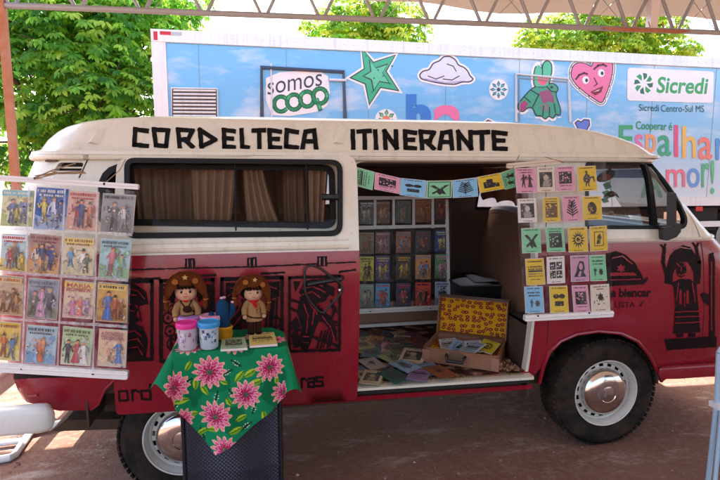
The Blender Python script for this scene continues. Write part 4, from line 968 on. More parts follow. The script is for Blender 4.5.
LB = [  # quad TL TR BR BL, background, band, title colour, figures, ground, words, label
 ([(4, 190), (33, 191.5), (31, 226), (1, 225)], 'eceab0', '7cc4da', 'f2f0d0', [(.35, .1, .55, H_('5a6aa0')), (.68, .12, .58, H_('8a8fb0')), (.5, .04, .4, H_('b4a83c'))], 'b7c77a', None, 'pale yellow comic with light blue title band, top of the leftmost pocket column'),
 ([(37.5, 187.5), (68.5, 189.5), (64.5, 230), (34, 228.5)], '2a62b4', None, 'e8e6dc', [(.35, .2, .5, H_('d8c060')), (.62, .1, .6, H_('cfd5e6')), (.75, .3, .4, H_('203c80'))], '9cb6dc', None, 'deep blue comic with white and gold figures in the top pocket row'),
 ([(70, 191), (98.5, 193), (96.5, 231), (66.5, 229)], 'ecc0ae', None, 'c05a48', [(.3, .15, .5, H_('b03a3a')), (.5, .1, .58, H_('32457e')), (.72, .15, .5, H_('c06a3a'))], 'e0a890', None, 'salmon pink comic with dancing crowd in the top pocket row'),
 ([(104, 194), (135, 196), (131.5, 233), (101, 231)], '9a9c9a', None, '4a4a48', [(.4, .1, .6, H_('5a5048')), (.7, .15, .5, H_('c8c8c4'))], '7c7a74', None, 'silver grey comic under crinkled film, top right pocket of its sheet'),
 ([(3, 234.5), (28, 236), (26.5, 271), (0, 269.5)], 'bfe0e4', 'eeeef0', 'c23a34', [(.35, .08, .5, H_('c03c40')), (.6, .12, .6, H_('7a5a3a')), (.8, .05, .4, H_('e0c02c'))], 'e2c640', None, 'pale cyan comic with red title on a white band, second row far left'),
 ([(30.5, 234), (61, 236.5), (57, 274), (27.5, 272)], 'b98878', None, '7a2c2a', [(.3, .15, .5, H_('e4d4c0')), (.5, .12, .55, H_('33406c')), (.7, .15, .5, H_('2f4a86')), (.45, .02, .35, H_('e0a040'))], 'dca04a', None, 'dusty rose comic with blue suited company over an orange foreground'),
 ([(65, 237), (95, 239), (92.5, 275.5), (62, 273.5)], 'ecdfb4', 'e8cf78', 'a06a30', [(.3, .3, .4, H_('5aa0d0')), (.6, .1, .5, H_('f2f0e6')), (.78, .12, .4, H_('5a6a50'))], 'd8d0a0', None, 'cream comic with golden title band and sky blue figure in the second row'),
 ([(101.5, 239), (131, 241), (127.5, 278.5), (99, 276.5)], 'a8d4d8', None, '50606a', [(.38, .08, .75, H_('c46a72')), (.72, .1, .45, H_('7cae70'))], '8cc088', None, 'aqua comic with a tall rose figure, right end of the second row'),
 ([(-2, 276), (23, 278), (21.5, 315), (-5, 313)], 'd2b48c', 'd8bc8e', 'b8682e', [(.3, .1, .45, H_('9c6838')), (.6, .12, .5, H_('7a5030')), (.8, .1, .4, H_('b88a58'))], 'c09a68', None, 'tan comic of brown riders, third row far left pocket'),
 ([(29.5, 279), (58.5, 281), (56, 319), (27, 317)], '98a0b0', None, '4c5466', [(.42, .06, .72, H_('c890ae'), 1), (.68, .08, .72, H_('4a4e5c')), (.2, .12, .5, H_('70684e'))], '8a8a74', None, 'grey blue comic with a woman in a pink dress beside a man'),
 ([(66, 281), (95, 283.5), (91.5, 318.5), (63, 316.5)], 'e6cfa4', 'e9c95c', 'b83c34', [(.3, .12, .4, H_('c87aa0'), 1), (.55, .1, .42, H_('d86a5a'), 1), (.78, .12, .4, H_('b08ac0'))], 'dcb8b4', ['MARIA', 'BONITA'], 'beige comic with two line red title, third pocket row'),
 ([(99, 283), (127.5, 285.5), (126, 322), (96.5, 320)], 'dcae54', 'e2c060', '54452a', [(.33, .06, .78, H_('3f6cb0'), 1), (.62, .1, .5, H_('b4552e')), (.8, .1, .45, H_('8c4a2a'))], 'b4804a', None, 'mustard comic with a tall blue robed figure pointing right'),
 ([(-5, 322), (20.5, 324), (18.5, 360.5), (-8, 358.5)], 'ecc93e', None, 'a85024', [(.4, .12, .5, H_('d06a2c')), (.68, .1, .5, H_('4a7aa8'))], 'e8d878', None, 'bright yellow comic with orange and blue dancers, bottom left pocket'),
 ([(28, 325.5), (57, 328), (54, 364), (25, 362)], 'b2d0dc', None, '2c3038', [(.5, .08, .5, H_('d4682e'), 1), (.55, .3, .4, H_('e89a50')), (.35, .08, .3, H_('8cb0d0'), 1)], '7aa8cc', None, 'pale blue comic with black title and orange haired lady, bottom row'),
 ([(64, 327), (92.5, 330), (89.5, 365.5), (61, 363.5)], 'bcd6a0', None, '5c6c4c', [(.25, .08, .5, H_('2c3648')), (.5, .1, .5, H_('b84c58'), 1), (.75, .08, .48, H_('e6e2da'), 1)], 'dcdcc0', None, 'light green comic with three dancers, bottom row'),
 ([(100, 329.5), (126.5, 331.5), (125, 367), (98, 365)], 'e8c4a0', None, 'b06a74', [(.7, .15, .52, H_('3e70b0'), 1), (.4, .2, .3, H_('d0a080'))], 'dcc8b0', ['A DONZELA', 'TEODORA'], 'peach comic with a kneeling blue lady, bottom right pocket of its sheet')]
for i, (q, bg, band, tc, figs, gr, words, lab) in enumerate(LB):
    rg = random.Random(100+i); qc = (sum(p[0] for p in q)/4, sum(p[1] for p in q)/4); q = [(qc[0]+(x-qc[0])*1.06, qc[1]+(y-qc[1])*1.05) for x, y in q]; m3 = quad_map(LP, q, .004); mb = booklet_mesh(m3, .005, H_('d8d0c0'))
    comic(Art(mb, m3, .0005), H_(bg), H_(band) if band else None, H_(tc, .7), figs, rg, H_(gr), words)
    single(mb, 'comic_book', 'gloss', lab, 'comic book', base_of(m3), 'comic books in the outside plastic sheet')

# ================================================================== INSIDE DISPLAY
IP = Surf(lambda u, v, k: (u, 1.10-k+.03*(v-1), v), -.9, 1.)
idisp = thing('book_display', 'dim book sheet with white grid hanging against the far wall inside the van', 'book display', tuple(IP.at(403, 309)))
rail(IP, (352, 311.5), (444, 307), .018, .012, idisp, 'bottom_rail', 'white_rail', ((370, 311), (430, 308)))
rail(IP, (446.5, 199), (449, 322), .011, .010, idisp, 'side_rail', 'white_rail'); rail(IP, (345, 327), (449, 321), .011, .010, idisp, 'lower_rail', 'white_rail')
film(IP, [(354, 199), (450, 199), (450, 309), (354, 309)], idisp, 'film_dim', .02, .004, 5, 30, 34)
mb = MB()
for q in (((355, 200), (433, 199)), ((356, 229.5), (448, 227))): 
    A, B = [Vector(IP.uv(*p)) for p in q]; mb.add([IP.pt(A.x, A.y, .012), IP.pt(B.x, B.y, .012), IP.pt(B.x, B.y+.020, .012), IP.pt(A.x, A.y+.028, .012)], [(0, 1, 2, 3)])
for x in (357, 375, 393.5, 413.5, 432.5):
    A, B = Vector(IP.uv(x, 228)), Vector(IP.uv(x, 198)); mb.add([IP.pt(A.x-.012, A.y, .013), IP.pt(A.x+.008, A.y, .013), IP.pt(B.x+.008, B.y, .013), IP.pt(B.x-.012, B.y, .013)], [(0, 1, 2, 3)])
mb.build('grid_band', 'white_rail', idisp)
mb = MB()
for y in (256, 281.5): 
    A, B = [Vector(IP.uv(*p)) for p in ((356, y+.5), (449, y-1))]; mb.grid(lambda s, t: IP.pt(A.x+(B.x-A.x)*s, A.y+(B.y-A.y)*s+.012*t, .026), 20, 1)
mb.build('pocket_seam', 'film_dim', idisp)
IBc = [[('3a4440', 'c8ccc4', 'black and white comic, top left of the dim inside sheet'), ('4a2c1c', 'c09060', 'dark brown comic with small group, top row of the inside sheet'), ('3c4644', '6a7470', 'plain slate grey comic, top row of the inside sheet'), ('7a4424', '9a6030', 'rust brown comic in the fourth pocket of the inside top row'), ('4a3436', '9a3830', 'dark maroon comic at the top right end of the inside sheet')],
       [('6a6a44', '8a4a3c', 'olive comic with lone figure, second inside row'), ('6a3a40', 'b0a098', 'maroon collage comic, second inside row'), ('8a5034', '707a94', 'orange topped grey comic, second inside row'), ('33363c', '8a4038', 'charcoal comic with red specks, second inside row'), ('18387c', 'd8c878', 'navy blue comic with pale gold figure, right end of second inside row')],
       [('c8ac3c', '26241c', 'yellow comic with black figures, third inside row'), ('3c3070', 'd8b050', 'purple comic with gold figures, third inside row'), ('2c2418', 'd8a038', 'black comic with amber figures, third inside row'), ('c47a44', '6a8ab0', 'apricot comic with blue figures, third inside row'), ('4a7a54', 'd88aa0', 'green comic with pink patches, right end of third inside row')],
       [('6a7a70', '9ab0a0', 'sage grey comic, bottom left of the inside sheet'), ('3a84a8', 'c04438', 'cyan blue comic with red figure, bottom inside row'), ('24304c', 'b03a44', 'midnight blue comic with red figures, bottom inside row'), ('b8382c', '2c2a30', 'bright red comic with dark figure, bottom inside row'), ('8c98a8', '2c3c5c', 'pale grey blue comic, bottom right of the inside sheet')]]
for r_, (y0, y1) in enumerate(((201.5, 224), (232.5, 254), (256.5, 281), (284, 307.5))):
    for c_, (x0, x1) in enumerate(((359.5, 374), (375.5, 390), (396, 411), (415.5, 431), (435, 449))):
        bg, fg, lab = IBc[r_][c_]; rg = random.Random(300+r_*5+c_); dy = -.03*(x0-359)
        if r_ == 0 and c_ == 4: y0_, y1_ = 200, 222
        else: y0_, y1_ = y0, y1
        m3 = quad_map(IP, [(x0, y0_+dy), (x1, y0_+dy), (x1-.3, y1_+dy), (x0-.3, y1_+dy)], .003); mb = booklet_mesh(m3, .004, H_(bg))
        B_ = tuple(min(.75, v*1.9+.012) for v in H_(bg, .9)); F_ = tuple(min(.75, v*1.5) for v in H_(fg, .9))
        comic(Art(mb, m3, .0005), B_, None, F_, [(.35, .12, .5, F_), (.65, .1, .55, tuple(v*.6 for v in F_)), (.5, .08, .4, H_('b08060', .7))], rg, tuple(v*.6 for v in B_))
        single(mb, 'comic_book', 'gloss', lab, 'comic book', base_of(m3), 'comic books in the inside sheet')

# ================================================================== RIGHT DISPLAY: cordel booklets
o_ = onY(525, 319, -.055); e_ = onY(612, 314, -.055); u_ = onY(510, 164, -.055)
RP = Surf(lambda u, v, k: (u, -.055-k+.0*v, v), -.3, 1.2)
rdisp = thing('booklet_display', 'clear plastic sheet of coloured cordel booklets hanging beside the van doorway', 'booklet display', tuple(RP.at(568, 318)))
rail(RP, (507, 166), (561, 161), .013, .009, rdisp, 'top_rail', 'beige_rail', ()); rail(RP, (524, 318), (612.5, 313.5), .017, .011, rdisp, 'bottom_rail', 'white_rail', ((537, 315.5), (588, 312.5)))
f2 = film(RP, [(512, 168), (604, 162), (612, 313), (524, 318)], rdisp, 'film_dim', .014, .003, 9, 36, 50)
mb = MB()
for (x0, y0, x1, y1) in ((514, 196, 604, 193), (517, 225, 606, 222), (520, 256, 608, 253), (523, 287, 610, 283)):
    A, B = RP.uv(x0, y0), RP.uv(x1, y1); mb.grid(lambda s, t: RP.pt(A[0]+(B[0]-A[0])*s, A[1]+(B[1]-A[1])*s+.010*t, .020), 30, 1)
mb.build('pocket_seam', M['film_dim'], None, 35, f2)
mb = MB(); mb.tube([RP.at(545, 157, -.0), RP.at(558, 161, .012), RP.at(562, 162.5, .013)], .0025, 5); mb.tube([RP.at(512, 168, .01), RP.at(517, 160, -.0), RP.at(520, 155, -.01)], .0025, 5); mb.build('twine', 'rope', rdisp)
PINK, CREAM, YEL, GRN, BLU, WHT, LIL = hx('e2a0b8', .85), hx('e2d6c0', .85), hx('e6c432', .82), hx('84d0a0', .85), hx('86c4e8', .85), hx('e6e0da', .85), hx('c898b4', .85)
RB = [
 ((516, 168, 537, 193), PINK, 'two', 'pink booklet with two small dancing figures, top left of the coloured sheet'), ((537, 167, 555, 192), CREAM, 'picture', 'cream booklet with a dark hooded figure, top row of the coloured sheet'), ((556, 166, 575, 191), PINK, 'block', 'pink booklet with one dark printed block, top row of the coloured sheet'), ((578, 166, 597, 191), YEL, 'figure', 'yellow booklet with a black horned figure, top right corner of the coloured sheet'),
 ((518, 198.5, 537, 222.5), WHT, 'picture', 'white booklet with a grey portrait square, left of the second coloured row'), ((543, 197, 560, 222), YEL, 'square', 'yellow booklet with a brown square picture, second coloured row'), ((563, 195.5, 581.5, 221.5), PINK, 'plant', 'pink booklet with a leafy plant figure, second coloured row'), ((582.5, 196, 602, 220), YEL, 'oval', 'yellow booklet with a slanting dark oval, right end of the second coloured row'),
 ((522, 228, 541, 253), GRN, 'bird', 'green booklet with a crossed dark bird, left of the middle coloured row'), ((546.5, 227, 565, 252), GRN, 'square', 'green booklet with a large dark square, middle coloured row'), ((568.5, 227, 588, 252), YEL, 'sun', 'yellow booklet with a black sunburst, middle coloured row'), ((590, 226, 607.5, 251), YEL, 'frame', 'yellow booklet with a thin framed figure, right end of the middle coloured row'),
 ((526, 258.5, 545, 285), YEL, 'text', 'yellow booklet with lines of heavy text, fourth coloured row'), ((547, 256.5, 565, 283.5), WHT, 'collage', 'white booklet with four dark pictures, fourth coloured row'), ((571, 255.5, 589, 281.5), LIL, 'portrait', 'lilac booklet with a long haired portrait, fourth coloured row'), ((590, 255, 606.5, 281), GRN, 'small', 'green booklet with small scattered figures, right end of the fourth coloured row'),
 ((525, 286.5, 544, 313), BLU, 'small', 'sky blue booklet with dark title and little figures, bottom left of the coloured sheet'), ((550, 286, 568.5, 313), YEL, 'ovals', 'yellow booklet with two dark ovals over a block, bottom coloured row'), ((573, 285.5, 589.5, 312.5), PINK, 'block', 'pink booklet with a wide dark block, bottom coloured row'), ((591, 284.5, 610, 311.5), CREAM, 'dots', 'cream booklet dotted with stars, bottom right of the coloured sheet')]
for i, ((x0, y0, x1, y1), pc, mo, lab) in enumerate(RB):
    rg = random.Random(500+i); dx = (.9 if i % 3 else 1.6)+rg.uniform(-.3, .3); dy = -.8+rg.uniform(-.4, .4)
    m3 = quad_map(RP, [(x0-dx*.6, y0-dy*.5), (x1-dx, y0+dy*.5), (x1+dx*.4, y1+dy*.5), (x0+dx*.5, y1-dy*.5)], .003); mb = booklet_mesh(m3, .004, WHT)
    woodcut(Art(mb, m3, .0005), pc, mo, rg, (.03, .025, .022) if i != 5 else (.12, .06, .02))
    single(mb, 'cordel_booklet', 'print', lab, 'booklet', base_of(m3), 'cordel booklets in the coloured sheet')

# ================================================================== BUNTING of booklets over the doorway
BP = Surf(lambda u, v, k: (u, .035-k, v), -1., 1.6)
string = thing('bunting_cord', 'thin cord strung across the top of the van doorway', 'cord', tuple(BP.at(352, 163)))
mb = MB(); mb.tube([BP.at(*p, .002) for p in ((350, 163), (352, 166), (375, 172.5), (400, 178.5), (427, 181), (452, 180.5), (477, 177.5), (500, 173), (514, 168), (519, 160))], .0022, 5); mb.build('cord', 'rope', string)
BF = [([(45, 62), (139, 88), (130, 161), (42, 138)], GRN, 'text', 'green booklet leftmost on the doorway cord'), ([(141, 89), (241, 112), (238, 176), (137, 157)], PINK, 'block', 'pink booklet with a dark village block on the doorway cord'), ([(243, 112), (346, 122), (342, 193), (239, 180)], BLU, 'ovals', 'blue booklet with twin dark shapes on the doorway cord'), ([(348, 124), (448, 122), (447, 191), (345, 193)], GRN, 'bird', 'green booklet with ruled border and animal on the doorway cord'),
      ([(449, 122), (548, 110), (553, 186), (452, 192)], BLU, 'plant', 'blue booklet with a thin little figure on the doorway cord'), ([(549, 108), (641, 91), (659, 155), (560, 172)], YEL, 'house', 'yellow booklet with a dark building on the doorway cord'), ([(641, 92), (703, 70), (715, 146), (660, 159)], GRN, 'two', 'green booklet rightmost on the doorway cord')]
for i, (q, pc, mo, lab) in enumerate(BF):
    rg = random.Random(700+i); q = [(340+x/4, 150+y/4) for x, y in q]; base = quad_map(BP, q, .006+.001*(i % 2))
    def m3(s, t, k, base=base): return base(s, t, k)
    mb = booklet_mesh(m3, .003, WHT); a = Art(mb, m3, .0005)
    # printed sideways on the folded sheet
    side = lambda s, t, k, m3=m3: m3(1-t, s, k)
    a2 = Art(mb, side if i in (0, 6) else m3, .0005); woodcut(a2, pc, mo, rg)
    if i == 3: 
        for st in stroke([(.07, .07), (.93, .07), (.93, .93), (.07, .93)], .025, True): a2.poly(st, INK)
    single(mb, 'cordel_booklet', 'print', lab, 'booklet', base_of(m3), 'booklets on the doorway cord')

# ================================================================== VAN FLOOR: rug, scattered booklets, suitcase, crate
ZF = .480
rugmb = MB(); rr = random.Random(8)
def rugc(s, t):
    x, y = s*34, t*30; v = math.sin(x*1.3+2*math.sin(y*.7))+math.sin(y*1.9+1.4*math.sin(x*.9))+rr.uniform(-.7, .7)
    return hx('b09878', .6) if v > .95 else (hx('34201a') if v < -.2 else hx('6a4636', .6))
rugmb.grid(lambda s, t: (-1.50+.97*s, .06+1.05*t+.006*math.sin(s*50), ZF+.006+.003*noise.noise((s*9, t*9, 2))), 110, 110, 0, rugc)
for i in range(150):
    x = -1.5+.97*i/150; rugmb.tube([(x, .062, ZF+.006), (x+rr.uniform(-.006, .006), .045+rr.uniform(-.008, .004), ZF+.006)], .0022, 4, 0, hx('b89a74', .7))
rugmb.grid(lambda s, t: (-.66+.13*s, .07+.16*t, ZF+.012+.03*abs(noise.noise((s*5, t*5, 7)))), 16, 14, 0, lambda s, t: hx('c4a684', .7) if rr.random() < .5 else hx('7a4a38', .7))
single(rugmb, 'patterned_rug', 'cloth', 'brown and beige patterned rug covering the van floor', 'rug', (-1.0, .7, ZF))
FB = [((368, 377), 9, 'b8ae86', 'collage', 'buff booklet at the rug\'s front left edge'), ((357, 372), -8, '6a84a0', 'text', 'slate blue booklet beside the door pillar'), ((384, 370), -12, '9c5a66', 'square', 'dusty red booklet lying behind the buff one'), ((410, 374), 5, '5a7080', 'block', 'blue grey booklet near the suitcase\'s front corner'), ((430, 369), 12, '7890a0', 'text', 'pale blue booklet tucked by the suitcase base'),
      ((396, 359), 28, '9aa87c', 'plant', 'green booklet lying open on the rug'), ((413, 357), -26, 'd0bca4', 'picture', 'large beige booklet with curled corner on the rug'), ((371, 353), -18, '3a6a70', 'block', 'teal booklet at the left on the rug'), ((372, 364), 20, 'a89c94', 'dots', 'greyish booklet between the teal and red ones'), ((399, 349), 8, '6a6a54', 'text', 'olive drab booklet in the middle of the rug'), ((415, 348), 14, '2e8078', 'frame', 'bright teal booklet near the suitcase\'s left end'),
      ((380, 345), -10, '8a4a3a', 'square', 'brick red booklet farther back on the rug'), ((401, 342), 20, '86705a', 'text', 'brown booklet far back on the rug'), ((363, 345), 14, 'a08a54', 'block', 'ochre booklet far back beside the pillar'), ((421, 342), -10, '7a3c44', 'plant', 'wine red booklet in front of the inside rail')]
rx_ = random.Random(77); MORE = [('dark green', '2e5a48'), ('faded red', '94443c'), ('steel blue', '5a7a98'), ('sand coloured', 'b49a74'), ('plum', '6a3a58'), ('grey green', '7a8a74'), ('dull orange', 'b0703a'), ('sea blue', '38788c'), ('off white', 'c8c0b0'), ('brown red', '7a4034'), ('lemon', 'b8a848'), ('ash grey', '8a8680'), ('pale pink', 'c09098'), ('dark blue', '34486c'), ('moss green', '5c6c3c'), ('cream', 'c4b490'), ('pine green', '2c6054'), ('mauve', '8a7090'), ('russet', '8c5030'), ('light blue', '8aa8bc')]
MOT = [('block', 'dark block print'), ('plant', 'leafy figure'), ('text', 'lines of text'), ('picture', 'portrait print'), ('frame', 'framed figure'), ('dots', 'dotted print'), ('square', 'square print')]
for i, (cn, cc) in enumerate(MORE):
    k, r_ = i % 5, i//5; mo, mn = MOT[(i*3) % 7]
    FB.append(((362+13.5*k+rx_.uniform(-4, 4)+r_*1.5, 335.5+r_*6.2+rx_.uniform(-1.5, 1.5)) if r_ < 3 else ((372, 378), (394, 376.5), (419, 374.5), (440, 372), (405, 366))[k], rx_.uniform(-30, 30), cc, mo, f'{cn} booklet with {mn} '+(('at the back of the rug', 'in the rear part of the rug', 'among booklets in mid rug', 'near the door sill')[r_])))
for i, ((x, y), ang, cc, mo, lab) in enumerate(FB):
    rg = random.Random(900+i); z = ZF+.012+.0022*(i % 5)+.0011*(i if i < 15 else i-15)-(.0 if i < 15 else .004); p = onZ(x, y, z); a = R(ang); ex = Vector((math.cos(a), math.sin(a), 0)); ey = Vector((-math.sin(a), math.cos(a), 0))
    w_, h_ = (.115, .16) if i not in (5, 6) else (.15, .2); curl = .02 if i == 6 else rg.uniform(.002, .012)
    m3 = lambda s, t, k, p=p, ex=ex, ey=ey: p+ex*(s-.5)*w_+ey*(t-.5)*h_+Vector((0, 0, k+curl*t))
    mb = booklet_mesh(m3, .004, H_(cc, .7)); woodcut(Art(mb, m3, .0005), H_(cc, .85), mo, rg, (.05, .04, .04))
    single(mb, 'cordel_booklet', 'print', lab, 'booklet', p, 'booklets strewn on the van rug')
# suitcase
zf = ZF+.012
A = onZ(425.5, 361, zf); Bp = onZ(498, 372, zf); Cc = onZ(514, 364.5, zf); A.z = Bp.z = Cc.z = 0
ex = Vector((math.cos(R(-32)), math.sin(R(-32)), 0)); wx = .44; A = Bp-ex*wx; ey = Vector((-ex.y, ex.x, 0)); wy = .33; hgt = .088
FR = Matrix((( ex.x, ey.x, 0, A.x), (ex.y, ey.y, 0, A.y), (0, 0, 1, zf), (0, 0, 0, 1)))
case = thing('suitcase', 'old brown suitcase lying open on the rug with yellow flowered lining', 'suitcase', (FR @ Vector((wx/2, wy/2, 0))))
mb = MB(); th = .012; pr = rounded([(0, 0), (wx, 0), (wx, wy), (0, wy)], .035, 5); pi_ = inset(pr, th); n = len(pr)
V = [FR @ Vector((x, y, 0)) for x, y in pr]+[FR @ Vector((x, y, hgt)) for x, y in pr]+[FR @ Vector((x, y, hgt)) for x, y in pi_]+[FR @ Vector((x, y, .012)) for x, y in pi_]
mb.add(V, [(k*n+i, k*n+(i+1) % n, (k+1)*n+(i+1) % n, (k+1)*n+i) for k in range(3) for i in range(n)], 0, None, True); mb.add(V[3*n:], [tuple(range(n))]); mb.add(V[:n], [tuple(range(n))[::-1]])
mb.tube([p+Vector((0, 0, -.002)) for p in V[n:2*n]], .006, 6, closed=True); tray = mb.build('case_tray', 'tan', case)
mb = MB(); hc = wx*.45
mb.tube([FR @ Vector(p) for p in ((hc-.055, -.004, .062), (hc-.05, -.028, .058), (hc-.045, -.032, .035), (hc+.045, -.032, .035), (hc+.05, -.028, .058), (hc+.055, -.004, .062))], .009, 8)
mb.box((hc-.04, -.006, .045), (hc+.045, .001, .082), 1, None, FR); mb.box((hc-.012, -.009, .055), (hc+.015, .001, .09), 1, None, FR); mb.build('case_handle', ['black_plastic', 'brass'], None, 35, tray)
mb = MB()
for cx_ in (.018, wx-.018): mb.box((cx_-.022, -.004, .0), (cx_+.022, .03, hgt-.01), 0, None, FR)
mb.build('corner_patch', 'rim' if False else 'vinyl', None, 35, tray)
def linc(s, t):
    x, y = s*11, t*7.5; i, j = math.floor(x), math.floor(y); best = 9
    for di in (-1, 0, 1):
        for dj in (-1, 0, 1):
            r3 = random.Random((i+di)*131+(j+dj)*17+5); cx_, cy_ = i+di+r3.uniform(.2, .8), j+dj+r3.uniform(.2, .8); d = math.hypot(x-cx_, y-cy_); a = math.atan2(y-cy_, x-cx_)
            best = min(best, d/(.40+.08*math.cos(5*a+i)))
    return hx('e0b834', .8) if best < .28 else (hx('8e1436', .8) if best < .85 else (hx('e2a81c', .85) if rr.random() > .10 else hx('b8741c', .8)))
lidh = .228; back = .05
LF = lambda s, t, k: FR @ Vector((wx*.01+wx*.98*s, wy+.004+k+back*t, hgt-.0+lidh*t))
mb = MB(); mb.grid(lambda s, t: LF(s, t, .05), 130, 90, 0, linc)
def rimf(s, t): q = LF(*([(s*4, 0), (1, s*4-1), (3-s*4, 1), (0, 4-s*4)][min(3, int(s*4))]), .05*t-.0); return q
mb.build('lid_lining', 'cloth', case)
mb = MB(); per = [(i/10, 0) for i in range(10)]+[(1, i/10) for i in range(10)]+[(1-i/10, 1) for i in range(10)]+[(0, 1-i/10) for i in range(10)]; n = len(per)
V = [LF(a, b, .05) for a, b in per]+[LF(a, b, -.02) for a, b in per]+[LF(-.012+1.024*a, -.012+1.024*b, -.02) for a, b in per]+[LF(-.012+1.024*a, -.012+1.024*b, .065) for a, b in per]
mb.add(V, [(k*n+i, k*n+(i+1) % n, (k+1)*n+(i+1) % n, (k+1)*n+i) for k in range(3) for i in range(n)]); mb.add(V[3*n:], [tuple(range(n))]); mb.build('case_lid', 'tan', case)
mb = MB(); mb.grid(lambda s, t: FR @ Vector((th+(wx-2*th)*s, th+(wy-2*th)*t, .05+.01*noise.noise((s*4, t*4, 3)))), 60, 40, 0, linc); mb.build('tray_lining', 'cloth', None, 35, tray)
SB = [((.25, .55), 20, 'd8dcd8', 'text', 'white leaflet at the left in the open suitcase'), ((.42, .45), -8, '9ab8d4', 'frame', 'pale blue booklet in the open suitcase'), ((.60, .5), 12, 'd4d8d4', 'collage', 'whitish booklet in the middle of the suitcase'), ((.80, .55), -14, 'e6cc30', 'sun', 'bright yellow booklet at the right in the suitcase'), ((.62, .3), -25, 'a8bcc4', 'text', 'grey blue booklet at the front of the suitcase')]
for i, ((s_, t_), ang, cc, mo, lab) in enumerate(SB):
    rg = random.Random(950+i); p = FR @ Vector((wx*s_, wy*t_, hgt-.022+.006*i)); a = R(ang)+math.atan2(ex.y, ex.x); e1 = Vector((math.cos(a), math.sin(a), .12*(-1)**i)); e2 = Vector((-math.sin(a), math.cos(a), .22))
    m3 = lambda s, t, k, p=p, e1=e1, e2=e2: p+e1*(s-.5)*.105+e2*(t-.5)*.135+Vector((0, 0, k))
    mb = booklet_mesh(m3, .004, WHT); woodcut(Art(mb, m3, .0005), H_(cc), mo, rg); single(mb, 'cordel_booklet', 'print', lab, 'booklet', p, 'booklets in the open suitcase')
# crate and papers behind the suitcase
mb = MB(); c1 = Vector((-.42, .94, ZF+.008)); cr = thing('black_crate', 'black crate standing behind the open suitcase inside the van', 'crate', tuple(c1))
mb.box((-.62, .80, ZF+.008), (-.24, 1.08, ZF+.335)); mb.build('crate_shell', 'black_plastic', cr); mb = MB(); mb.box((-.63, .79, ZF+.337), (-.23, 1.09, ZF+.352)); mb.build('crate_lid', 'black_plastic', cr)
mb = MB(); bd_ = rounded([(.20, ZF+.014), (.60, ZF+.014), (.60, ZF+.62), (.20, ZF+.62)], .03); n = len(bd_); mb.add([(-.30, y, z) for y, z in bd_]+[(-.265, y, z) for y, z in bd_], [tuple(range(n)), tuple(range(n, 2*n))[::-1]]+[(i, (i+1) % n, n+(i+1) % n, n+i) for i in range(n)])
single(mb, 'folded_board', 'black_plastic', 'dark folded board standing edge on between the suitcase and the doorway pillar', 'board', (-.285, .4, ZF+.014))
for i, (x, y, cc, lab) in enumerate(((-.52, .90, 'c8ccd0', 'white paper sheaf lying on the black crate'), (-.40, .94, '8a9098', 'grey folded paper on the black crate'))):
    p = Vector((x, y, ZF+.358+.012*i)); m3 = lambda s, t, k, p=p: p+Vector(((s-.5)*.24, (t-.5)*.18, k+.02*math.sin(s*4+i)*t)); mb = MB(); mb.grid(lambda s, t: m3(s, t, 0), 10, 8, 0, lambda s, t: H_(cc, .8)); mb.grid(lambda s, t: m3(s, t, -.006), 10, 8, 0, lambda s, t: H_(cc, .6))
    single(mb, 'paper_sheaf', 'print', lab, 'paper', p)

# ================================================================== DISPLAY BOX, FLOWERED CLOTH AND WHAT STANDS ON IT
ZT = .865
tp = lambda x, y, dz=0.: onZ(x, y, ZT+dz)
fl, fr_ = tp(175, 353), tp(283, 346)
EX = (fr_-fl).normalized(); EY = Vector((-EX.y, EX.x, 0)); BW, BD = (fr_-fl).length, .27
TC = (fl+fr_)/2+EY*BD/2
def tl(a, b, z): return TC+EX*a+EY*b+Vector((0, 0, z-ZT))
def weave_mat():
    m, n, l, p = node_mat('navy_weave'); tc = n.new('ShaderNodeTexCoord'); mp = n.new('ShaderNodeMapping'); mp.inputs['Rotation'].default_value = (0, R(45), 0); mp.inputs['Scale'].default_value = (80, 80, 80)
    v = n.new('ShaderNodeTexVoronoi'); v.inputs['Randomness'].default_value = 0.; v.inputs['Scale'].default_value = 1.
    l.new(tc.outputs['Object'], mp.inputs[0]); l.new(mp.outputs[0], v.inputs['Vector'])
    r_ = n.new('ShaderNodeValToRGB'); r_.color_ramp.elements[0].color = (.09, .095, .16, 1); r_.color_ramp.elements[0].position = .18; r_.color_ramp.elements[1].color = (.010, .011, .022, 1); r_.color_ramp.elements[1].position = .42
    l.new(v.outputs['Distance'], r_.inputs[0]); l.new(r_.outputs[0], p.inputs['Base Color']); p.inputs['Roughness'].default_value = .55
    b = n.new('ShaderNodeBump'); b.inputs['Strength'].default_value = .6; b.inputs['Distance'].default_value = .004; b.invert = True; l.new(v.outputs['Distance'], b.inputs['Height']); l.new(b.outputs[0], p.inputs['Normal']); return m
M['weave'] = weave_mat()
hw, hd = BW/2, BD/2
pl = thing('display_box', 'tall navy box with dotted weave standing in front of the van', 'box stand', tuple(tl(0, 0, gz(-2.5))))
mb = MB(); pr = rounded([(-hw+.012, -hd+.012), (hw-.012, -hd+.012), (hw-.012, hd), (-hw+.012, hd)], .035, 5); n = len(pr)
lev = [(gz(-2.5)+.02, 1), (.30, 1), (.31, 1.012), (.325, 1.0), (.80, 1), (.838, .985), (.853, .95), (.856, .90)]
mb.add([tl(x*k, y*k, z) for z, k in lev for x, y in pr], [(i*n+j, i*n+(j+1) % n, (i+1)*n+(j+1) % n, (i+1)*n+j) for i in range(len(lev)-1) for j in range(n)], 0, None, True)
mb.add([tl(x*.9, y*.9, .856) for x, y in pr], [tuple(range(n))]); mb.build('box_shell', 'weave', pl)
mb = MB()
for sx in (-1, 1):
    mb = MB(); mb.tube([tl(sx*(hw-.016), -hd+.016, z) for z in (gz(-2.5)+.01, .30, .32, .80)], .009, 6); mb.build('corner_edge', 'black_plastic', pl)
pass
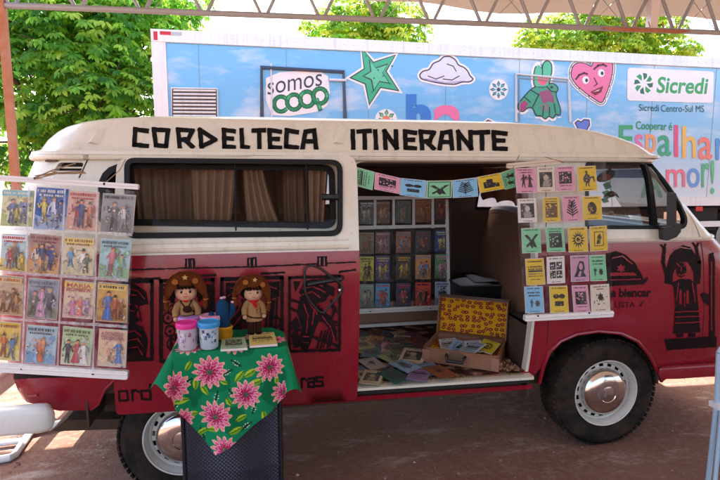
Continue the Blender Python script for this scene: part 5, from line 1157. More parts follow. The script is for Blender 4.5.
HD_ = .45; PHI = -.16; CO = (.0, -.150)
CS = HD_*math.sqrt(2)
def drape(s, t):
    a0, b0 = (s-.5)*CS, (t-.5)*CS; q = R(45)+PHI
    a, b = CO[0]+a0*math.cos(q)-b0*math.sin(q), CO[1]+a0*math.sin(q)+b0*math.cos(q)
    return a, b
def cloth_pt(a, b, lift=0.):
    h1, h2 = hw+.004, hd+.004
    pa, pb = min(h1, max(-h1, a)), min(h2, max(-h2, b)); da, db = a-pa, b-pb; d = math.hypot(da, db)
    z = ZT+.0035+lift+.002*noise.noise((a*9, b*9, 1))
    if d > 0:
        ua, ub = da/d, db/d; rr_ = .018
        if d < rr_*1.57: fl_, dz = rr_*math.sin(d/rr_), rr_*(1-math.cos(d/rr_))
        else:
            e = d-rr_*1.57; k = .10+(.42 if ua < -.25 else (.16 if ua > .25 else 0.))*min(1, abs(ua)*1.2); k = min(.55, k)
            wv = .020*math.sin(a*17+1.)*min(1, e*5)+.013*math.sin(a*33+b*8)*min(1, e*4)+.010*noise.noise((a*14, b*9, 5))*min(1, e*6); fl_, dz = rr_+e*k+abs(ub)*wv+lift, rr_+e*math.sqrt(1-k*k)
        pa, pb = pa+ua*fl_, pb+ub*fl_; z -= dz
    return tl(pa, pb, z)
def flap_ab(x, y):   # a photo place on the front flap -> flat cloth coordinates
    d = ray(x, y); o_ = tl(0, -hd-.03, ZT); t = (o_-CAM).dot(EY)/d.dot(EY); p = CAM+d*t; return (p-TC).dot(EX), -hd-(ZT-p.z)*1.02-.01
FL = [(*flap_ab(160+x/2.825, 310+y/2.825), r_) for x, y, r_ in ((140, 180, .066), (35, 222, .066), (310, 168, .058), (243, 238, .060), (158, 296, .064), (185, 380, .056), (62, 312, .045), (352, 240, .052))]
FL += [(-.17, -.10, .055), (.02, -.11, .055), (.12, .02, .06), (-.06, .06, .06), (.19, -.05, .05), (-.27, .02, .055), (.30, -.10, .05)]
rl = random.Random(12)
LEAF = []
for x, y in ((100, 215), (195, 255), (90, 300), (225, 190), (125, 230), (295, 295), (120, 345), (255, 180), (150, 335), (215, 330), (80, 165), (180, 205), (270, 205), (330, 205), (60, 260), (230, 300)): LEAF.append((*flap_ab(160+x/2.825, 310+y/2.825), rl.uniform(0, 3.14), rl.uniform(.022, .034)))
SPR = [(*flap_ab(160+x/2.825, 310+y/2.825), rl.uniform(0, 3.14)) for x, y in ((190, 180), (45, 270), (120, 350), (245, 320), (205, 235), (290, 200), (75, 210), (215, 155), (265, 275), (160, 245))]
GR, GR2 = hx('108052', .92), hx('0b6c43', .92)
def clothc(s, t):
    a, b = drape(s, t)
    for fx, fy, r0 in FL:
        dx, dy = a-fx, b-fy; r_ = math.hypot(dx, dy)
        r0 *= 1.10
        if r_ > r0*1.05: continue
        th = math.atan2(dy, dx); rn = r_/r0
        if rn < .17: return hx('6a7a5c', .8) if (int(r_*900)+int(th*5)) % 2 else hx('39463a')
        for lay, (ro, k, ph) in enumerate(((.58, 9, .3), (.80, 11, .0), (1.0, 12, .26))):
            fr_ = ((th+ph)*k/6.2832) % 1; c_ = 1-abs(2*fr_-1); edge = ro*(.60+.40*(1-(1-c_)**1.5))
            if rn < edge:
                inner = rn/edge
                if c_ < .14: return hx('7a1a44', .8)
                if inner > .93: return hx('f2b8bc', .85)
                if inner > .80 and lay == 2: return hx('ea9472', .85)
                if .30 < fr_ < .42 and inner > .45: return hx('f2a8c0', .85)
                return hx(('b82a5c', 'd4487c', 'e06a96')[lay], .85)
    for lx, ly, an, r_ in LEAF:
        dx, dy = a-lx, b-ly; u = dx*math.cos(an)+dy*math.sin(an); v = -dx*math.sin(an)+dy*math.cos(an)
        if abs(u) < r_ and abs(v) < r_*.42*(1-(u/r_)**2): return hx('3c7a1e', .8) if abs(v) < .0022 else (hx('a8c832', .85) if v > 0 else hx('74a828', .85))
    for sx, sy, an in SPR:
        dx, dy = a-sx, b-sy; u = dx*math.cos(an)+dy*math.sin(an); v = -dx*math.sin(an)+dy*math.cos(an)
        if abs(u) < .028 and abs(v) < .012:
            if abs(v) < .0014: return hx('101812')
            if math.sin(u*620+abs(v)*300) > .15 and abs(v) < .011*(1-abs(u)/.034): return hx('e8ece0', .8) if abs(v) > .005 else hx('101812')
    return GR if noise.noise((a*8, b*8, 2)) > -.1 else GR2
mb = MB(); NC = 250
mb.grid(lambda s, t: cloth_pt(*drape(s, t)), NC, NC, 0, clothc)
single(mb, 'tablecloth', 'cloth', 'green cotton cloth with pink flowers draped cornerwise over the navy box', 'tablecloth', tuple(TC))
TZ = ZT+.006
# cups with coloured lids
def cup(x, y, lid, bodyc, label, blot, seed):
    p = onZ(x, y, TZ); rg = random.Random(seed); t = thing('lidded_cup', label, 'cup', tuple(p), 'lidded cups on the flowered cloth')
    r0, h0 = .041, .098; mb = MB()
    prof = [(.001, 0), (.034, 0), (.037, .004), (.0395, .05), (.041, h0)]
    mb.lathe(prof, p, n=36, c=bodyc)
    def wr(a, z, k=.0012): rr_ = ip(z, [(0, .0375), (.05, .0395), (.1, .041)])+k; return p+Vector((rr_*math.sin(a), -rr_*math.cos(a), z))
    for i in range(26):   # printed picture on the side
        a, z, w_, h_ = rg.uniform(-1.2, 1.2), rg.uniform(.014, .075), rg.uniform(.05, .3), rg.uniform(.004, .018)
        mb.add([wr(a, z), wr(a+w_*.5, z), wr(a+w_, z), wr(a+w_, z+h_), wr(a+w_*.5, z+h_), wr(a, z+h_)], [(0, 1, 4, 5), (1, 2, 3, 4)], 0, rg.choice(blot))
    mb.build('cup_body', 'gloss', t)
    mb = MB(); mb.lathe([(.0405, h0-.004), (.0455, h0-.004), (.0465, h0+.002), (.0465, h0+.014), (.044, h0+.018), (.040, h0+.0185), (.039, h0+.015), (.001, h0+.015)], p, n=36, c=lid)
    for i in range(36):
        a = i*math.pi/18; mb.box((-.0015, .0, h0-.002), (.0015, .001, h0+.012), 0, lid, Matrix.Translation(p) @ Matrix.Rotation(a, 4, 'Z') @ Matrix.Translation((0, -.0472, 0)))
    mb.build('lid', 'gloss', t)
CB = [hx('8a86a8', .8), hx('c8b4cc', .8), hx('e8e4ec', .75), hx('6a7088', .8), hx('b07090', .8)]
CB2 = [hx('4a78a8', .8), hx('a8c4d8', .8), hx('e8eef0', .75), hx('2c3c54'), hx('7894b0', .8)]
cup(190, 341.5, hx('b88ad0', .85), hx('d8d0dc', .8), 'cup with lilac lid behind the magenta lidded cup', CB, 3); cup(211, 340.5, hx('f0a8c4', .85), hx('dcd8dc', .8), 'cup with pale pink lid behind the blue lidded cup', CB, 4)
cup(188, 348.5, hx('e8349c', .85), hx('ccc4d0', .8), 'front cup with bright magenta lid and printed picture', CB, 5); cup(209.5, 347.5, hx('3ca0e0', .85), hx('bcd0dc', .8), 'front cup with sky blue lid and printed picture', CB2, 6)
# two booklets flat on the cloth
for i, (q, cc, mo, lab) in enumerate((([(222, 338), (244.5, 337), (247.5, 348), (220.5, 349.5)], 'a8c8a0', 'block', 'pale green booklet lying flat beside the cups on the flowered cloth'), ([(249, 334), (274, 332), (277.5, 344), (249.5, 346)], 'e0cc78', 'text', 'pale yellow booklet lying flat below the red scarfed doll'))):
    rg = random.Random(1200+i); uv = [onZ(x, y, TZ+.010) for x, y in q]
    m3 = lambda s, t, k, uv=uv: uv[3]*(1-s)*(1-t)+uv[2]*s*(1-t)+uv[1]*s*t+uv[0]*(1-s)*t+Vector((0, 0, k))
    mb = booklet_mesh(m3, .009, WHT); a = Art(mb, m3, .0005); woodcut(a, H_(cc, .85), mo, rg, (.08, .10, .07) if i == 0 else (.10, .07, .03))
    single(mb, 'cordel_booklet', 'print', lab, 'booklet', uv[3])
# stuffed cactus
p = onZ(224.5, 339, TZ); ca_ = thing('stuffed_cactus', 'blue knitted toy cactus in a mustard pot between the two dolls', 'toy cactus', tuple(p))
NAV = hx('1e4468', .9)
mb = MB(); mb.lathe([(.001, .0), (.030, .0), (.036, .012), (.038, .03), (.036, .05), (.032, .056), (.001, .056)], p, n=24, c=hx('c08a24', .85)); mb.tube([p+Vector((.0335*math.cos(a), .0335*math.sin(a), .056)) for a in [i*math.pi/12 for i in range(24)]], .006, 8, 0, hx('d8a030', .85), closed=True); mb.build('pot', 'felt', ca_)
mb = MB(); mb.tube([p+Vector((-.004, 0, z)) for z in (.05, .08, .11, .14, .16, .175, .183, .187)], [.028, .0305, .031, .030, .027, .020, .012, .003], 20, 0, NAV)
mb.tube([p+Vector(q) for q in ((-.02, 0, .085), (-.042, -.002, .090), (-.052, -.003, .105), (-.053, -.003, .122), (-.053, -.003, .130))], [.012, .014, .0145, .012, .003], 12, 0, NAV)
mb.tube([p+Vector(q) for q in ((.016, 0, .10), (.034, -.002, .112), (.040, -.003, .135), (.041, -.003, .158), (.041, -.003, .167))], [.012, .0135, .0135, .012, .003], 12, 0, NAV); mb.build('cactus_body', 'felt', ca_)
mb = MB()
for q in ((-.006, -.004, .189), (.041, -.004, .169), (.004, .0, .19)): mb.ball(p+Vector(q), (.009, .009, .006), 10, 0, hx('e8b0cc', .9))
mb.build('blossom', 'felt', ca_)
# felt dolls
BRN, BRN2, TAN, TAN2, SKN, BLK, DBR, REDC = hx('663418'), hx('a0622e'), hx('b08a5c', .9), hx('8a6840', .9), hx('e4b494', .9), hx('1c120e'), hx('35201a'), hx('d02028', .9)
def doll(p, h, lean, label, girl):
    t = thing('felt_doll', label, 'doll', tuple(p)); k = h/.31; sh = Matrix.Translation(p) @ Matrix.Rotation(R(7), 4, 'Z') @ Matrix(((1, 0, lean, 0), (0, 1, 0, 0), (0, 0, 1, 0), (0, 0, 0, 1))) @ Matrix.Scale(k, 4)
    def fin(mb, name, par=None, m='felt'):
        mb.v = [sh @ q for q in mb.v]; return mb.build(name, m, None if par else t, 50, par)
    mb = MB()
    for sx in (-1, 1): mb.tube([(sx*.018, -.008, .0), (sx*.018, -.006, .012), (sx*.018, 0, .03), (sx*.018, 0, .09)], [.014, .017, .0155, .016], 12, 0, DBR); mb.ball((sx*.018, -.012, .010), (.015, .022, .011), 12, 0, BLK)
    if girl: mb.lathe([(.050, .035), (.047, .05), (.034, .10), (.029, .135), (.030, .16), (.022, .178), (.012, .184)], (0, 0, 0), n=24, c=TAN, sc_=(1, .8))
    else: mb.lathe([(.040, .075), (.041, .082), (.036, .105), (.033, .135), (.031, .16), (.022, .178), (.012, .184)], (0, 0, 0), n=24, c=TAN, sc_=(1, .8))
    for sx in (-1, 1):
        mb.tube([(sx*.022, 0, .172), (sx*.036, -.004, .155), (sx*.047, -.008, .130), (sx*.046, -.016, .108)], [.012, .0145, .0145, .013], 12, 0, TAN); mb.ball((sx*.046, -.020, .099), (.0105, .010, .0115), 12, 0, SKN)
        mb.tube([(sx*.046, -.0165, .112), (sx*.046, -.0175, .107)], [.0148, .0148], 12, 0, TAN2)
    body_ = fin(mb, 'doll_body')
    mb = MB(); mb.ball((0, -.002, .216), (.049, .043, .043), 24, 0, SKN); mb.ball((0, -.044, .213), (.005, .004, .004), 8, 0, hx('d89a7c', .9))
    for sx in (-1, 1):
        if girl or sx > 0: mb.ball((sx*.017, -.0405, .221), (.0062, .004, .0072), 10, 0, BLK); mb.ball((sx*.017-.002, -.044, .224), (.0018, .0015, .0018), 6, 0, (.8, .8, .8))
        else: mb.tube([(-.024, -.0405, .221), (-.017, -.0435, .2185), (-.010, -.0435, .221)], .0013, 5, 0, BLK)
        mb.tube([(sx*.024, -.040, .232), (sx*.017, -.043, .2335), (sx*.011, -.0435, .232)], .0012, 5, 0, BLK)
    mb.tube([(-.008, -.043, .201), (0, -.0445, .199), (.008, -.043, .201)], .0014, 5, 0, hx('a03028')); [mb.ball((sx*.049, -.006, .214), (.008, .006, .010), 10, 0, SKN) for sx in (-1, 1)]; fin(mb, 'head')
    mb = MB(); mb.ball((0, .008, .226), (.052, .044, .043), 24, 0, BLK)
    for i in range(7): x = -.042+.014*i; mb.tube([(x*1.0, -.022, .254), (x*1.05, -.040 if abs(x) < .036 else -.026, .243), (x*1.1+.004, -.0425 if abs(x) < .03 else -.026, .232+.00*abs(x))], [.010, .008, .002], 8, 0, BLK)
    if girl:
        for sx in (-1, 1): mb.tube([(sx*.046, .0, .232), (sx*.055, -.004, .205), (sx*.058, -.006, .18), (sx*.052, -.006, .165)], [.014, .014, .011, .003], 10, 0, BLK)
    else: mb.tube([(-.04, -.01, .23), (-.05, -.008, .205), (-.046, -.008, .19)], [.014, .011, .003], 8, 0, BLK); mb.tube([(.04, -.01, .23), (.049, -.008, .208), (.047, -.008, .197)], [.014, .011, .003], 8, 0, BLK)
    fin(mb, 'hair')
    # half-moon leather hat with turned-up brim
    mb = MB(); tq = 0 if girl else .20
    out = [(-.086, .192), (-.096, .215), (-.090, .250), (-.066, .288), (-.025, .309), (.025, .309), (.066, .288), (.090, .250), (.096, .215), (.086, .192), (.066, .205), (.050, .236), (.020, .2475), (-.020, .2475), (-.050, .236), (-.066, .205)]
    out = [((x*math.cos(tq)+(z-.25)*math.sin(tq)), .25+(z-.25)*math.cos(tq)-x*math.sin(tq)) for x, z in [(x_*.93, z_) for x_, z_ in out]]
    fr0 = rounded(out, .012, 3); n = len(fr0); cxm, czm = 0, .262
    lay = [(-.046, .93), (-.053, .99), (-.047, 1.0), (-.022, 1.0)]
    mb.add([(cxm+(x-cxm)*s_, y-.000+.35*(abs(x)*.35), czm+(z-czm)*s_) for y, s_ in lay for x, z in fr0], [(i*n+j, i*n+(j+1) % n, (i+1)*n+(j+1) % n, (i+1)*n+j) for i in range(3) for j in range(n)], 0, BRN, True)
    fill(mb, [(cxm+(x-cxm)*.93, czm+(z-czm)*.93) for x, z in fr0], lambda x, z: (x, -.046+.35*.35*abs(x), z), BRN); fill(mb, fr0, lambda x, z: (x, -.022+.35*.35*abs(x), z), BRN)
    mb.ball((0, .005, .252), (.056, .050, .046), 20, 0, BRN)
    for sx in (-1, 1): 
        x, z = sx*.080, .20; x, z = x*math.cos(tq)+(z-.25)*math.sin(tq), .25+(z-.25)*math.cos(tq)-x*math.sin(tq)
        mb.tube([(x, -.03, z+.008), (x*1.03, -.03, z-.02), (x*.98, -.034, z-.045), (x*1.0, -.034, z-.062)], [.012, .0075, .012, .004], 10, 0, BRN); mb.ball((x*1.03, -.03, z-.018), (.012, .011, .006), 10, 0, BRN2)
    hat = fin(mb, 'hat')
    mb = MB()
    def onhat(x, z): x, z = x*math.cos(tq)+(z-.25)*math.sin(tq), .25+(z-.25)*math.cos(tq)-x*math.sin(tq); return (x, -.0495+.35*.35*abs(x), z)
    fill(mb, star(0, .286, .013, .45), lambda x, z: Vector(onhat(x, z))-Vector((0, .004, 0)), hx('e0b070', .9))
    for sx in (-1, 1): fill(mb, circle(sx*.041, .268, .013, .0125, 12), lambda x, z: Vector(onhat(x, z))-Vector((0, .005, 0)), BRN2)
    [fin(b_, 'hat_badge', hat) for b_ in apart(mb)]
    mb = MB()
    if girl:
        mb.ball((.004, -.026, .140), (.020, .010, .016), 14, 0, DBR); mb.tube([(-.026, -.012, .176), (-.006, -.029, .150), (.02, -.026, .135), (.032, -.012, .125)], .003, 6, 0, DBR); mb.tube([(.024, -.014, .176), (.008, -.029, .152)], .003, 6, 0, DBR)
        mb.tube([(-.014, -.017, .179), (0, -.022, .174), (.014, -.017, .179)], .0045, 8, 0, REDC); mb.tube([(-.036, -.005, .112), (0, -.032, .110), (.036, -.005, .112)], .0035, 6, 0, DBR)
        fin(mb, 'shoulder_bag')
    else:
        mb.tube([(-.02, -.012, .180), (-.008, -.024, .174), (.004, -.027, .170), (.02, -.014, .180)], [.006, .008, .008, .006], 8, 0, REDC); mb.tube([(.002, -.028, .170), (.006, -.031, .155), (.010, -.031, .142)], [.006, .009, .002], 8, 0, REDC); mb.tube([(-.001, -.028, .170), (-.004, -.031, .160)], [.005, .003], 8, 0, REDC)
        fin(mb, 'scarf')
        mb = MB(); mb.tube([(-.038, -.004, .106), (-.02, -.027, .098), (.015, -.030, .092), (.036, -.012, .088)], .004, 6, 0, DBR)
        for z in (.118, .132, .146): mb.ball((.012, -.028, z), .003, 6, 0, DBR)
        fin(mb, 'belt')
doll(onZ(188, 339, TZ), .315, .0, 'felt doll in tan dress with brown bag and starred half moon hat, behind the cups', True)
doll(onZ(255, 335, TZ), .290, -.02, 'felt doll with red scarf, tan jacket and tilted half moon hat', False)
# wire loop on the door handle
lp = thing('wire_loop', 'black heart shaped wire loop hanging on the van door handle', 'wire loop', tuple(DOOR.at(324, 311, .05)))
mb = MB(); pts = [DOOR.at(*q, .052) for q in ((304, 284), (304, 270), (306, 265), (311, 263.5), (320, 267), (329, 274), (339, 281), (341.5, 286), (339, 292), (330, 302), (323, 310), (318, 309), (310, 300), (305, 292))]
mb.tube(pts, .0062, 8, closed=True); mb.build('loop', 'black_plastic', lp)
# charms behind the windscreen
ch = thing('hanging_charm', 'green leaf and little brown hat charm hanging in the cab window', 'charm', tuple(onY(609, 204, .60)))
mb = MB()
for q in ([(603, 184), (609, 182), (612, 187), (606, 190)], [(602, 192), (608, 190), (613, 196), (607, 199)], [(601, 199), (607, 197), (609, 202), (604, 203)]):
    A_ = [onY(x, y, .60) for x, y in q]; mb.add(A_+[p_+Vector((0, .004, 0)) for p_ in A_], [(0, 1, 2, 3), (7, 6, 5, 4), (0, 4, 5, 1), (1, 5, 6, 2), (2, 6, 7, 3), (3, 7, 4, 0)], 0, hx('5ab88a', .8))
mb.build('leaf_charm', 'gloss', ch)
mb = MB(); c0 = onY(611.5, 194, .60); mb.tube([onY(609, 172, .62), c0, onY(612, 204, .60), onY(611, 215, .60)], .0016, 5, 0, hx('5a3030')); mb.ball(c0, (.030, .02, .022), 12, 0, DBR); mb.tube([c0+Vector((-.055, 0, -.022)), c0+Vector((-.03, 0, .0)), c0+Vector((.03, 0, 0)), c0+Vector((.055, 0, -.022))], [.004, .010, .010, .004], 8, 0, DBR); mb.ball(onY(611, 213, .6), (.018, .014, .014), 10, 0, hx('c88a80', .8)); mb.build('hat_charm', 'gloss', ch)

# ================================================================== PRINTED TRAILER BEHIND
TA = Vector((-3.535, 5.2, 0)); TB = Vector((5.353, 5.5, 0)); ta = (TB-TA).normalized(); tn = Vector((ta.y, -ta.x, 0))
TR = Surf(lambda u, v, k: tuple(TA+ta*u+Vector((0, 0, v))+tn*k), 4, 2.5)
ZB, ZTP, LEN = 1.13, 3.60, 13.2
def sky_print():
    m, n, l, p = node_mat('printed_sky'); tc = n.new('ShaderNodeTexCoord'); sx = n.new('ShaderNodeSeparateXYZ'); l.new(tc.outputs['Object'], sx.inputs[0])
    mr = n.new('ShaderNodeMapRange'); mr.inputs[1].default_value = -.5; mr.inputs[2].default_value = 8.5; l.new(sx.outputs['X'], mr.inputs[0])
    r_ = n.new('ShaderNodeValToRGB'); e = r_.color_ramp.elements; e[0].color = (.16, .47, .76, 1); e[1].color = (.52, .62, .76, 1); e[1].position = 1.
    k = e.new(.45); k.color = (.27, .56, .77, 1); k = e.new(.8); k.color = (.40, .58, .78, 1); l.new(mr.outputs[0], r_.inputs[0])
    mp = n.new('ShaderNodeMapping'); mp.inputs['Scale'].default_value = (.55, .5, 1.5); l.new(tc.outputs['Object'], mp.inputs[0])
    nz = n.new('ShaderNodeTexNoise'); nz.inputs['Scale'].default_value = 1.9; nz.inputs['Detail'].default_value = 9; nz.inputs['Roughness'].default_value = .6; l.new(mp.outputs[0], nz.inputs['Vector'])
    m2 = n.new('ShaderNodeMapRange'); m2.inputs[1].default_value = .50; m2.inputs[2].default_value = .72; m2.inputs[4].default_value = .85; l.new(nz.outputs['Fac'], m2.inputs[0])
    mx = n.new('ShaderNodeMix'); mx.data_type = 'RGBA'; l.new(m2.outputs[0], mx.inputs[0]); l.new(r_.outputs[0], mx.inputs[6]); mx.inputs[7].default_value = (.72, .75, .78, 1)
    m4 = n.new('ShaderNodeMapRange'); m4.inputs[1].default_value = 1.1; m4.inputs[2].default_value = 2.5; m4.inputs[3].default_value = .8; m4.inputs[4].default_value = 0.; l.new(sx.outputs['Z'], m4.inputs[0])
    mz = n.new('ShaderNodeMix'); mz.data_type = 'RGBA'; l.new(m4.outputs[0], mz.inputs[0]); l.new(mx.outputs[2], mz.inputs[6]); mz.inputs[7].default_value = (.72, .74, .74, 1)
    l.new(mz.outputs[2], p.inputs['Base Color']); p.inputs['Roughness'].default_value = .35; return m
M['sky_print'] = sky_print(); M['truck_white'] = mat('white_trailer', (.76, .77, .77), .4, var=.03, dust=(.5, .46, .42), dustamt=.2, dscale=1.5, streak=.3)
tk = thing('exhibition_trailer', 'long white box trailer printed with blue sky and stickers behind the van', 'trailer', tuple(TA+ta*LEN/2+Vector((0, 0, 0)) - tn*1.2))
FRT = Matrix(((ta.x, -tn.x, 0, TA.x), (ta.y, -tn.y, 0, TA.y), (0, 0, 1, 0), (0, 0, 0, 1)))
mb = MB(); mb.box((0, .012, ZB), (LEN, 2.45, ZTP), 0, None, FRT); mb.box((-.02, -.012, ZTP-.15), (LEN+.02, .03, ZTP+.005), 0, None, FRT); mb.box((-.02, -.014, ZB), (.17, .03, ZTP-.152), 0, None, FRT); mb.box((-.02, -.010, ZB-.05), (LEN, .03, ZB+.10), 0, None, FRT)
mb.tube([TR.pt(u, ZTP-.155, .014) for u in (0, LEN)], .012, 6); mb.build('trailer_box', 'truck_white', tk)
mb = MB()
for i in range(10): mb.tube([TR.pt(.6+1.22*i, ZB+.105, -.001), TR.pt(.6+1.22*i, ZTP-.16, -.001)], .0035, 4)
for b in apart(mb): b.build('panel_joint', 'steel', tk)
mb = MB()
for i in range(90): mb.ball(TR.pt(.2+.145*i, ZTP-.075, .012), .010, 6)
mb.build('rivet_row', 'truck_white', tk)
mb = MB(); mb.add([TR.pt(.172, ZB+.102, -.004), TR.pt(LEN-.2, ZB+.102, -.004), TR.pt(LEN-.2, ZTP-.16, -.004), TR.pt(.172, ZTP-.16, -.004)], [(0, 1, 2, 3)]); mb.build('printed_side', 'sky_print', tk)
P = Paint(TR, .0165, .0004); RD = hx('c81e28', .9)
P.px([(153.5, 31.5), (157.5, 31.5), (158, 42), (154, 42)], RD); P.mb.build('reflector_tape', 'gloss', tk); P = Paint(TR, .0165, .0004); P.px([(160, 31.3), (171, 31.8), (171, 35.3), (160, 34.8)], RD); P.px([(171.5, 32), (182, 32.4), (182, 35.8), (171.5, 35.4)], hx('b8b8bc', .9)); P.mb.build('reflector_tape', 'gloss', tk); P = Paint(TR, .0165, .0004); P.px([(695, 206.5), (702, 206.5), (702, 211), (695, 211)], RD)
P.mb.build('reflector_tape', 'gloss', tk)
# hatch with grille
mb = MB()
for i in range(9):
    y = 90.5+i*3.6; mb.tube([TR.at(173.5, y, .02), TR.at(216, y+.4, .02)], .014, 6)
P = Paint(TR, .002); P.px([(171.5, 88), (217.5, 88.8), (218, 124), (172, 124)], (.10, .11, .12)); mb.v = mb.v; gv = P.mb
g0 = gv.build('hatch_recess', 'gloss', tk); mb.tube([TR.at(*q, .012) for q in ((171.5, 88), (217.5, 88.8), (218, 124), (172, 124))], .014, 6, closed=True); mb.build('hatch_slat', 'truck_white', None, 35, g0)
def hatch(q, wd, c, name):
    mb = MB(); pts = [TR.at(*p, .01) for p in q]; mb.tube(pts, wd, 6, 0, c); return mb.build(name, 'gloss', tk)
hatch([(262, 122), (261.5, 67.5), (343.5, 72), (345, 122)], .030, hx('3c4a5c'), 'side_door_frame'); hatch([(516, 122), (515.5, 74), (568, 78.5), (570, 122)], .022, hx('d8dce0', .9), 'side_door_frame')
hatch([(519.5, 122), (519, 78), (566, 82)], .008, hx('9aa4b0', .9), 'door_bar'); hatch([(271, 64), (272, 122)], .012, hx('e0e4e8', .85), 'door_bar')
mb = MB(); mb.tube([TR.at(329, 80, .03), TR.at(346, 80.5, .03)], .02, 8, 0, hx('dfe4ea', .85)); mb.build('door_latch', 'gloss', tk)
# --- stickers
def dpoly(P, pts, cs, grow):   # outline layers: white rim, ink line, fill
    for c, g in zip(cs, grow): P.px(inset(pts, g), c)
WHs, INKs = hx('f4f4f6', .85), hx('2a3438')
P = Paint(TR, .002, .0005)
P.px([(266, 78), (280, 72), (318, 70), (328, 76), (330, 92), (327, 106), (316, 112), (290, 116), (272, 115), (266, 100)], WHs)
def ttext(P, t, x0, y0, x1, y1, c, bold=.0, dy=0., shear=0.):
    V, F = text_polys(t, bold); h = P.off+P.k*P.step
    P.mb.add([P.s.pt(*P.s.uv(x0+(x1-x0)*a+shear*b, y1-(y1-y0)*b+dy*a), h) for a, b in V], F, 0, c); P.k += 1
ttext(P, 'somos', 267.5, 83, 322, 95, hx('3a4450'), .0, -9.5); 
for x, y in ((281, 104), (294, 102), (307, 99)):
    arc = circle(x, y, 6.8, 7.4, 20, -2.3 if x > 285 else -5.4, 4. if x > 285 else -.9); P.pxs(stroke(arc, 4.2), hx('1c6a46')); P.pxs(stroke(arc, 2.6), hx('4ab882', .9))
arc = circle(320, 96, 6.8, 7.4, 20, 0, 6.3); P.pxs(stroke(arc, 4.2)+stroke([(317, 100), (320, 109)], 4.2), hx('1c6a46')); P.pxs(stroke(arc, 2.6)+stroke([(317, 100), (320, 108)], 2.6), hx('4ab882', .9))
P.mb.build('lettered_sticker', 'gloss', tk)
P = Paint(TR, .002, .0005); st_ = [(240+x/3, y/3) for x, y in ((364, 142), (400, 187), (466, 165), (438, 214), (476, 272), (421, 262), (388, 314), (376, 252), (331, 233), (373, 206))]
dpoly(P, st_, (WHs, INKs, hx('3fb88c', .85)), (-2.6, -.6, .5)); P.px([(378.5+(x-378.5)*.58, 74.5+(y-74.5)*.58) for x, y in st_], INKs); P.px([(378.5+(x-378.5)*.50, 74.5+(y-74.5)*.50) for x, y in st_], hx('66cfa6', .85))
for x, y in ((366, 56), (392, 66), (390, 84), (372, 92), (364, 76), (378, 70), (374, 78), (383, 76)): P.px(circle(x, y, 1.0, 1.0, 7), hx('1f7a5c'), 0, (), False)
P.mb.build('star_sticker', 'gloss', tk)
P = Paint(TR, .002, .0005); cl_ = [(419, 75), (423, 70.5), (429, 70), (433, 63), (440, 60.5), (443, 56.5), (450, 56), (456, 60), (458, 65), (464, 67), (468, 71), (470, 76), (474, 79), (470, 82), (462, 82), (455, 84.5), (446, 84), (438, 83), (429, 81), (421, 79)]
cl_ = rounded(cl_, 2.5, 3); dpoly(P, cl_, (WHs, hx('3a3448'), hx('e6e8f2', .85)), (-2.4, -.5, .8)); P.pxs(stroke([(428, 76), (436, 79), (444, 76)], 1.)+stroke([(443, 79), (452, 80), (459, 76)], 1.)+stroke([(447, 64), (453, 66), (456, 71)], 1.), hx('3a3448')); P.px([(424, 78), (445, 82), (466, 80.5), (455, 83), (440, 82.5), (428, 80.5)], hx('b8b4d8', .85)); P.mb.build('cloud_sticker', 'gloss', tk)
P = Paint(TR, .002, .0005)
def petals(x, y, r_, n_, c, w_=.35, rot=0.):
    for i in range(n_):
        a = rot+2*math.pi*i/n_; P.px([(x+r_*.25*math.cos(a), y+r_*.25*math.sin(a)), (x+r_*.65*math.cos(a+w_), y+r_*.65*math.sin(a+w_)), (x+r_*math.cos(a), y+r_*math.sin(a)), (x+r_*.65*math.cos(a-w_), y+r_*.65*math.sin(a-w_))], c, 0, (), False)
    P.k += 1
P.px(circle(498.5, 89.5, 9.6, 10.6, 20), WHs); petals(498.5, 89.5, 9, 8, hx('1c5c70'), .3); petals(498.5, 89.5, 7.6, 8, hx('52b4bc', .85), .2); P.px(circle(498.5, 89.5, 2, 2, 9), hx('1c5c70'))
P.mb.build('flower_sticker', 'gloss', tk)
P = Paint(TR, .002, .0005); P.px(circle(386, 119, 11, 10, 20), WHs); petals(386, 119, 10, 7, hx('2c6a4c'), .34, .3); petals(386, 119, 8.6, 7, hx('7cc49a', .85), .26, .3); P.px(circle(386, 119, 4, 3.4, 12), hx('ea8a6a', .85)); P.mb.build('flower_sticker', 'gloss', tk)
P = Paint(TR, .002, .0005); ttext(P, 'h', 406, 94, 431, 131, hx('3f86d8', .85), .06); ttext(P, 'a', 433.5, 105, 463, 132, hx('f080b0', .85), .06); P.mb.build('big_lettering', 'gloss', tk)
P = Paint(TR, .002, .0005)   # green bird
B3 = lambda *q: [(480+x/3, y/3) for x, y in q]
lob = rounded(B3((162, 262), (160, 232), (164, 205), (172, 192), (182, 196), (186, 208), (190, 188), (202, 180), (214, 190), (216, 214), (210, 236), (206, 258), (190, 268)), 5, 3)
bdy = rounded(B3((112, 316), (130, 292), (152, 268), (172, 256), (196, 258), (212, 248), (228, 254), (236, 268), (226, 280), (232, 300), (242, 328), (240, 348), (226, 340), (220, 358), (206, 346), (196, 360), (184, 346), (168, 348), (158, 322), (142, 322), (130, 336), (116, 332)), 4, 3)
for pl_ in (lob, bdy): P.px(inset(pl_, -2.8), WHs, 0, (), False)
P.k += 1
for pl_ in (lob, bdy): P.px(inset(pl_, -.6), INKs, 0, (), False)
P.k += 1
P.px(inset(lob, .5), hx('5cc89c', .85), 0, (), False); P.px(inset(bdy, .5), hx('46a88c', .85))
